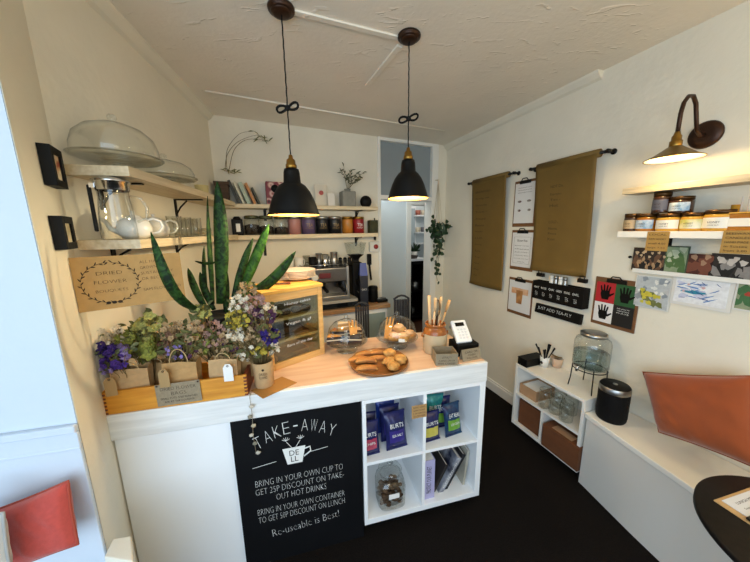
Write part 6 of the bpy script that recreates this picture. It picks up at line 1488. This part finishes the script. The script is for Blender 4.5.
MB().prism([(bk1[0] - .02, bk1[1]), (bk0.x - .002, bk0.y - .012)] + [(x, y - (.006 if i == 0 else 0)) for i, (x, y) in enumerate(ins)], 0, BZ - .0305).build('front_panel', m_bench, t)
q = at_z(611, 419, BZ)
t = thing('cylinder_speaker', 'black cylindrical speaker with silver band on the bench end', 'speaker', (q.x + .004, q.y + .01, BZ + .0005), 0)
sr_ = 15.6 * mpp((q.x + .03, q.y, BZ + .08)) * .81
sh_ = .225
MB().lathe([(0, 0), (sr_ * .9, 0), (sr_ * .97, .01), (sr_, .03), (sr_, sh_ * .82)], 40).build('grille', mat('black_grille', '060608', .7, spec=.2, bump=.3, bscale=400), t)
MB().lathe([(sr_, sh_ * .82), (sr_ * 1.01, sh_ * .83), (sr_ * 1.0, sh_ * .95), (sr_ * .96, sh_ * .97)], 40).build('silver_band', m_steel, t)
MB().lathe([(sr_ * .96, sh_ * .97), (sr_ * .9, sh_), (0, sh_)], 40).build('top_cap', m_black, t); MB().lathe([(0, 0), (.012, 0), (.012, .002), (0, .002)], 20, (0, 0, sh_)).build('control_button', m_steel, t)
m_rust = mat('rust_velvet', '8E3F0C', .85, var=.05, vscale=14, sheen=.5, bump=.08, bscale=260); m_rustd = mat('rust_seam', '8A3C0D', .9)
def wpt(px, py, off): return RF.M @ rw(px, py, off)
soft('cushion', 'rust orange velvet cushion leaning on the wall on the bench', wpt(643, 372, .11), wpt(757, 376, .11), wpt(659, 432, .21), wpt(765, 472, .21), .13, m_rust, m_rustd, 2)

# round table with clipboard
def circ(p1, p2, p3):
    ax, ay, bx, by, cx, cy = *p1, *p2, *p3
    d = 2 * (ax * (by - cy) + bx * (cy - ay) + cx * (ay - by))
    ux_ = ((ax*ax + ay*ay) * (by - cy) + (bx*bx + by*by) * (cy - ay) + (cx*cx + cy*cy) * (ay - by)) / d
    uy_ = ((ax*ax + ay*ay) * (cx - bx) + (bx*bx + by*by) * (ax - cx) + (cx*cx + cy*cy) * (bx - ax)) / d
    return ux_, uy_, math.hypot(ax - ux_, ay - uy_)
TZ = .73
pts3 = [tuple(at_z(px, py, TZ))[:2] for px, py in ((694, 494), (728, 474), (742, 562))]
tx, ty, tr = circ(*pts3)
t = thing('round_table', 'round black cafe table at the lower right with a clipboard on it', 'table', (tx, ty, 0), 0)
MB().lathe([(0, TZ - .028), (tr - .006, TZ - .028), (tr, TZ - .022), (tr, TZ - .006), (tr - .005, TZ), (0, TZ)], 72).build('tabletop', mat('black_table_top', '0D0A08', .5, col2='15100D', vscale=60, spec=.25), t)
MB().lathe([(.03, .02), (.03, TZ - .03)], 20).build('column', m_blackmetal, t); MB().lathe([(0, 0), (.11, 0), (.11, .012), (.05, .03), (0, .03)], 40).build('base', m_blackmetal, t)
a, b, c = at_z(713, 501, TZ), at_z(752, 487.5, TZ), at_z(752, 531, TZ)
ang = math.atan2(b.y - a.y, b.x - a.x)
t = thing('menu_clipboard', 'wooden clipboard with printed menu sheet lying on the round table', 'clipboard', (a.x, a.y, TZ + .0005), ang)
MB().box(0, .32, -.22, 0, 0, .005).build('board', m_clip if False else wood('pale_clip_wood', 'B08C5A', 'C29E6A', .5), t, bevel=.002)
MB().box(.02, .31, -.21, -.01, .0055, .0075).build('sheet', mat('bluish_paper', 'D6D8DE', .8), t)
MB().box(.004, .03, -.15, -.07, .0078, .016).build('metal_clip', m_blackmetal, t, bevel=.002)
g = MB()
for i in range(9): 
    vs = g.text(('LUNCH MENU', 'Soup of the day with bread', 'Toasted sandwiches', 'Salad bowls', 'Hummus and pitta', 'Cakes and bakes', 'Fresh juice', 'Loose leaf teas', 'Coffee')[i], T(.05, 0, 0) @ T(0, -.03 - i * .02, .008) @ RX(-90), width=.14 if i else .1, height=.008, align='LEFT')
g.build('lettering', m_ink, t)
SC.view_settings.view_transform = 'Standard'; SC.view_settings.look = 'None'; SC.view_settings.gamma = 1; SC.view_settings.exposure = EXPO; SC.view_settings.use_curve_mapping = False
SC.cycles.use_denoising = True
SC.cycles.max_bounces = 10; SC.cycles.transparent_max_bounces = 24; SC.cycles.diffuse_bounces = 5; SC.cycles.glossy_bounces = 4
SC.cycles.caustics_reflective = False; SC.cycles.caustics_refractive = False
SC.cycles.sample_clamp_indirect = 6
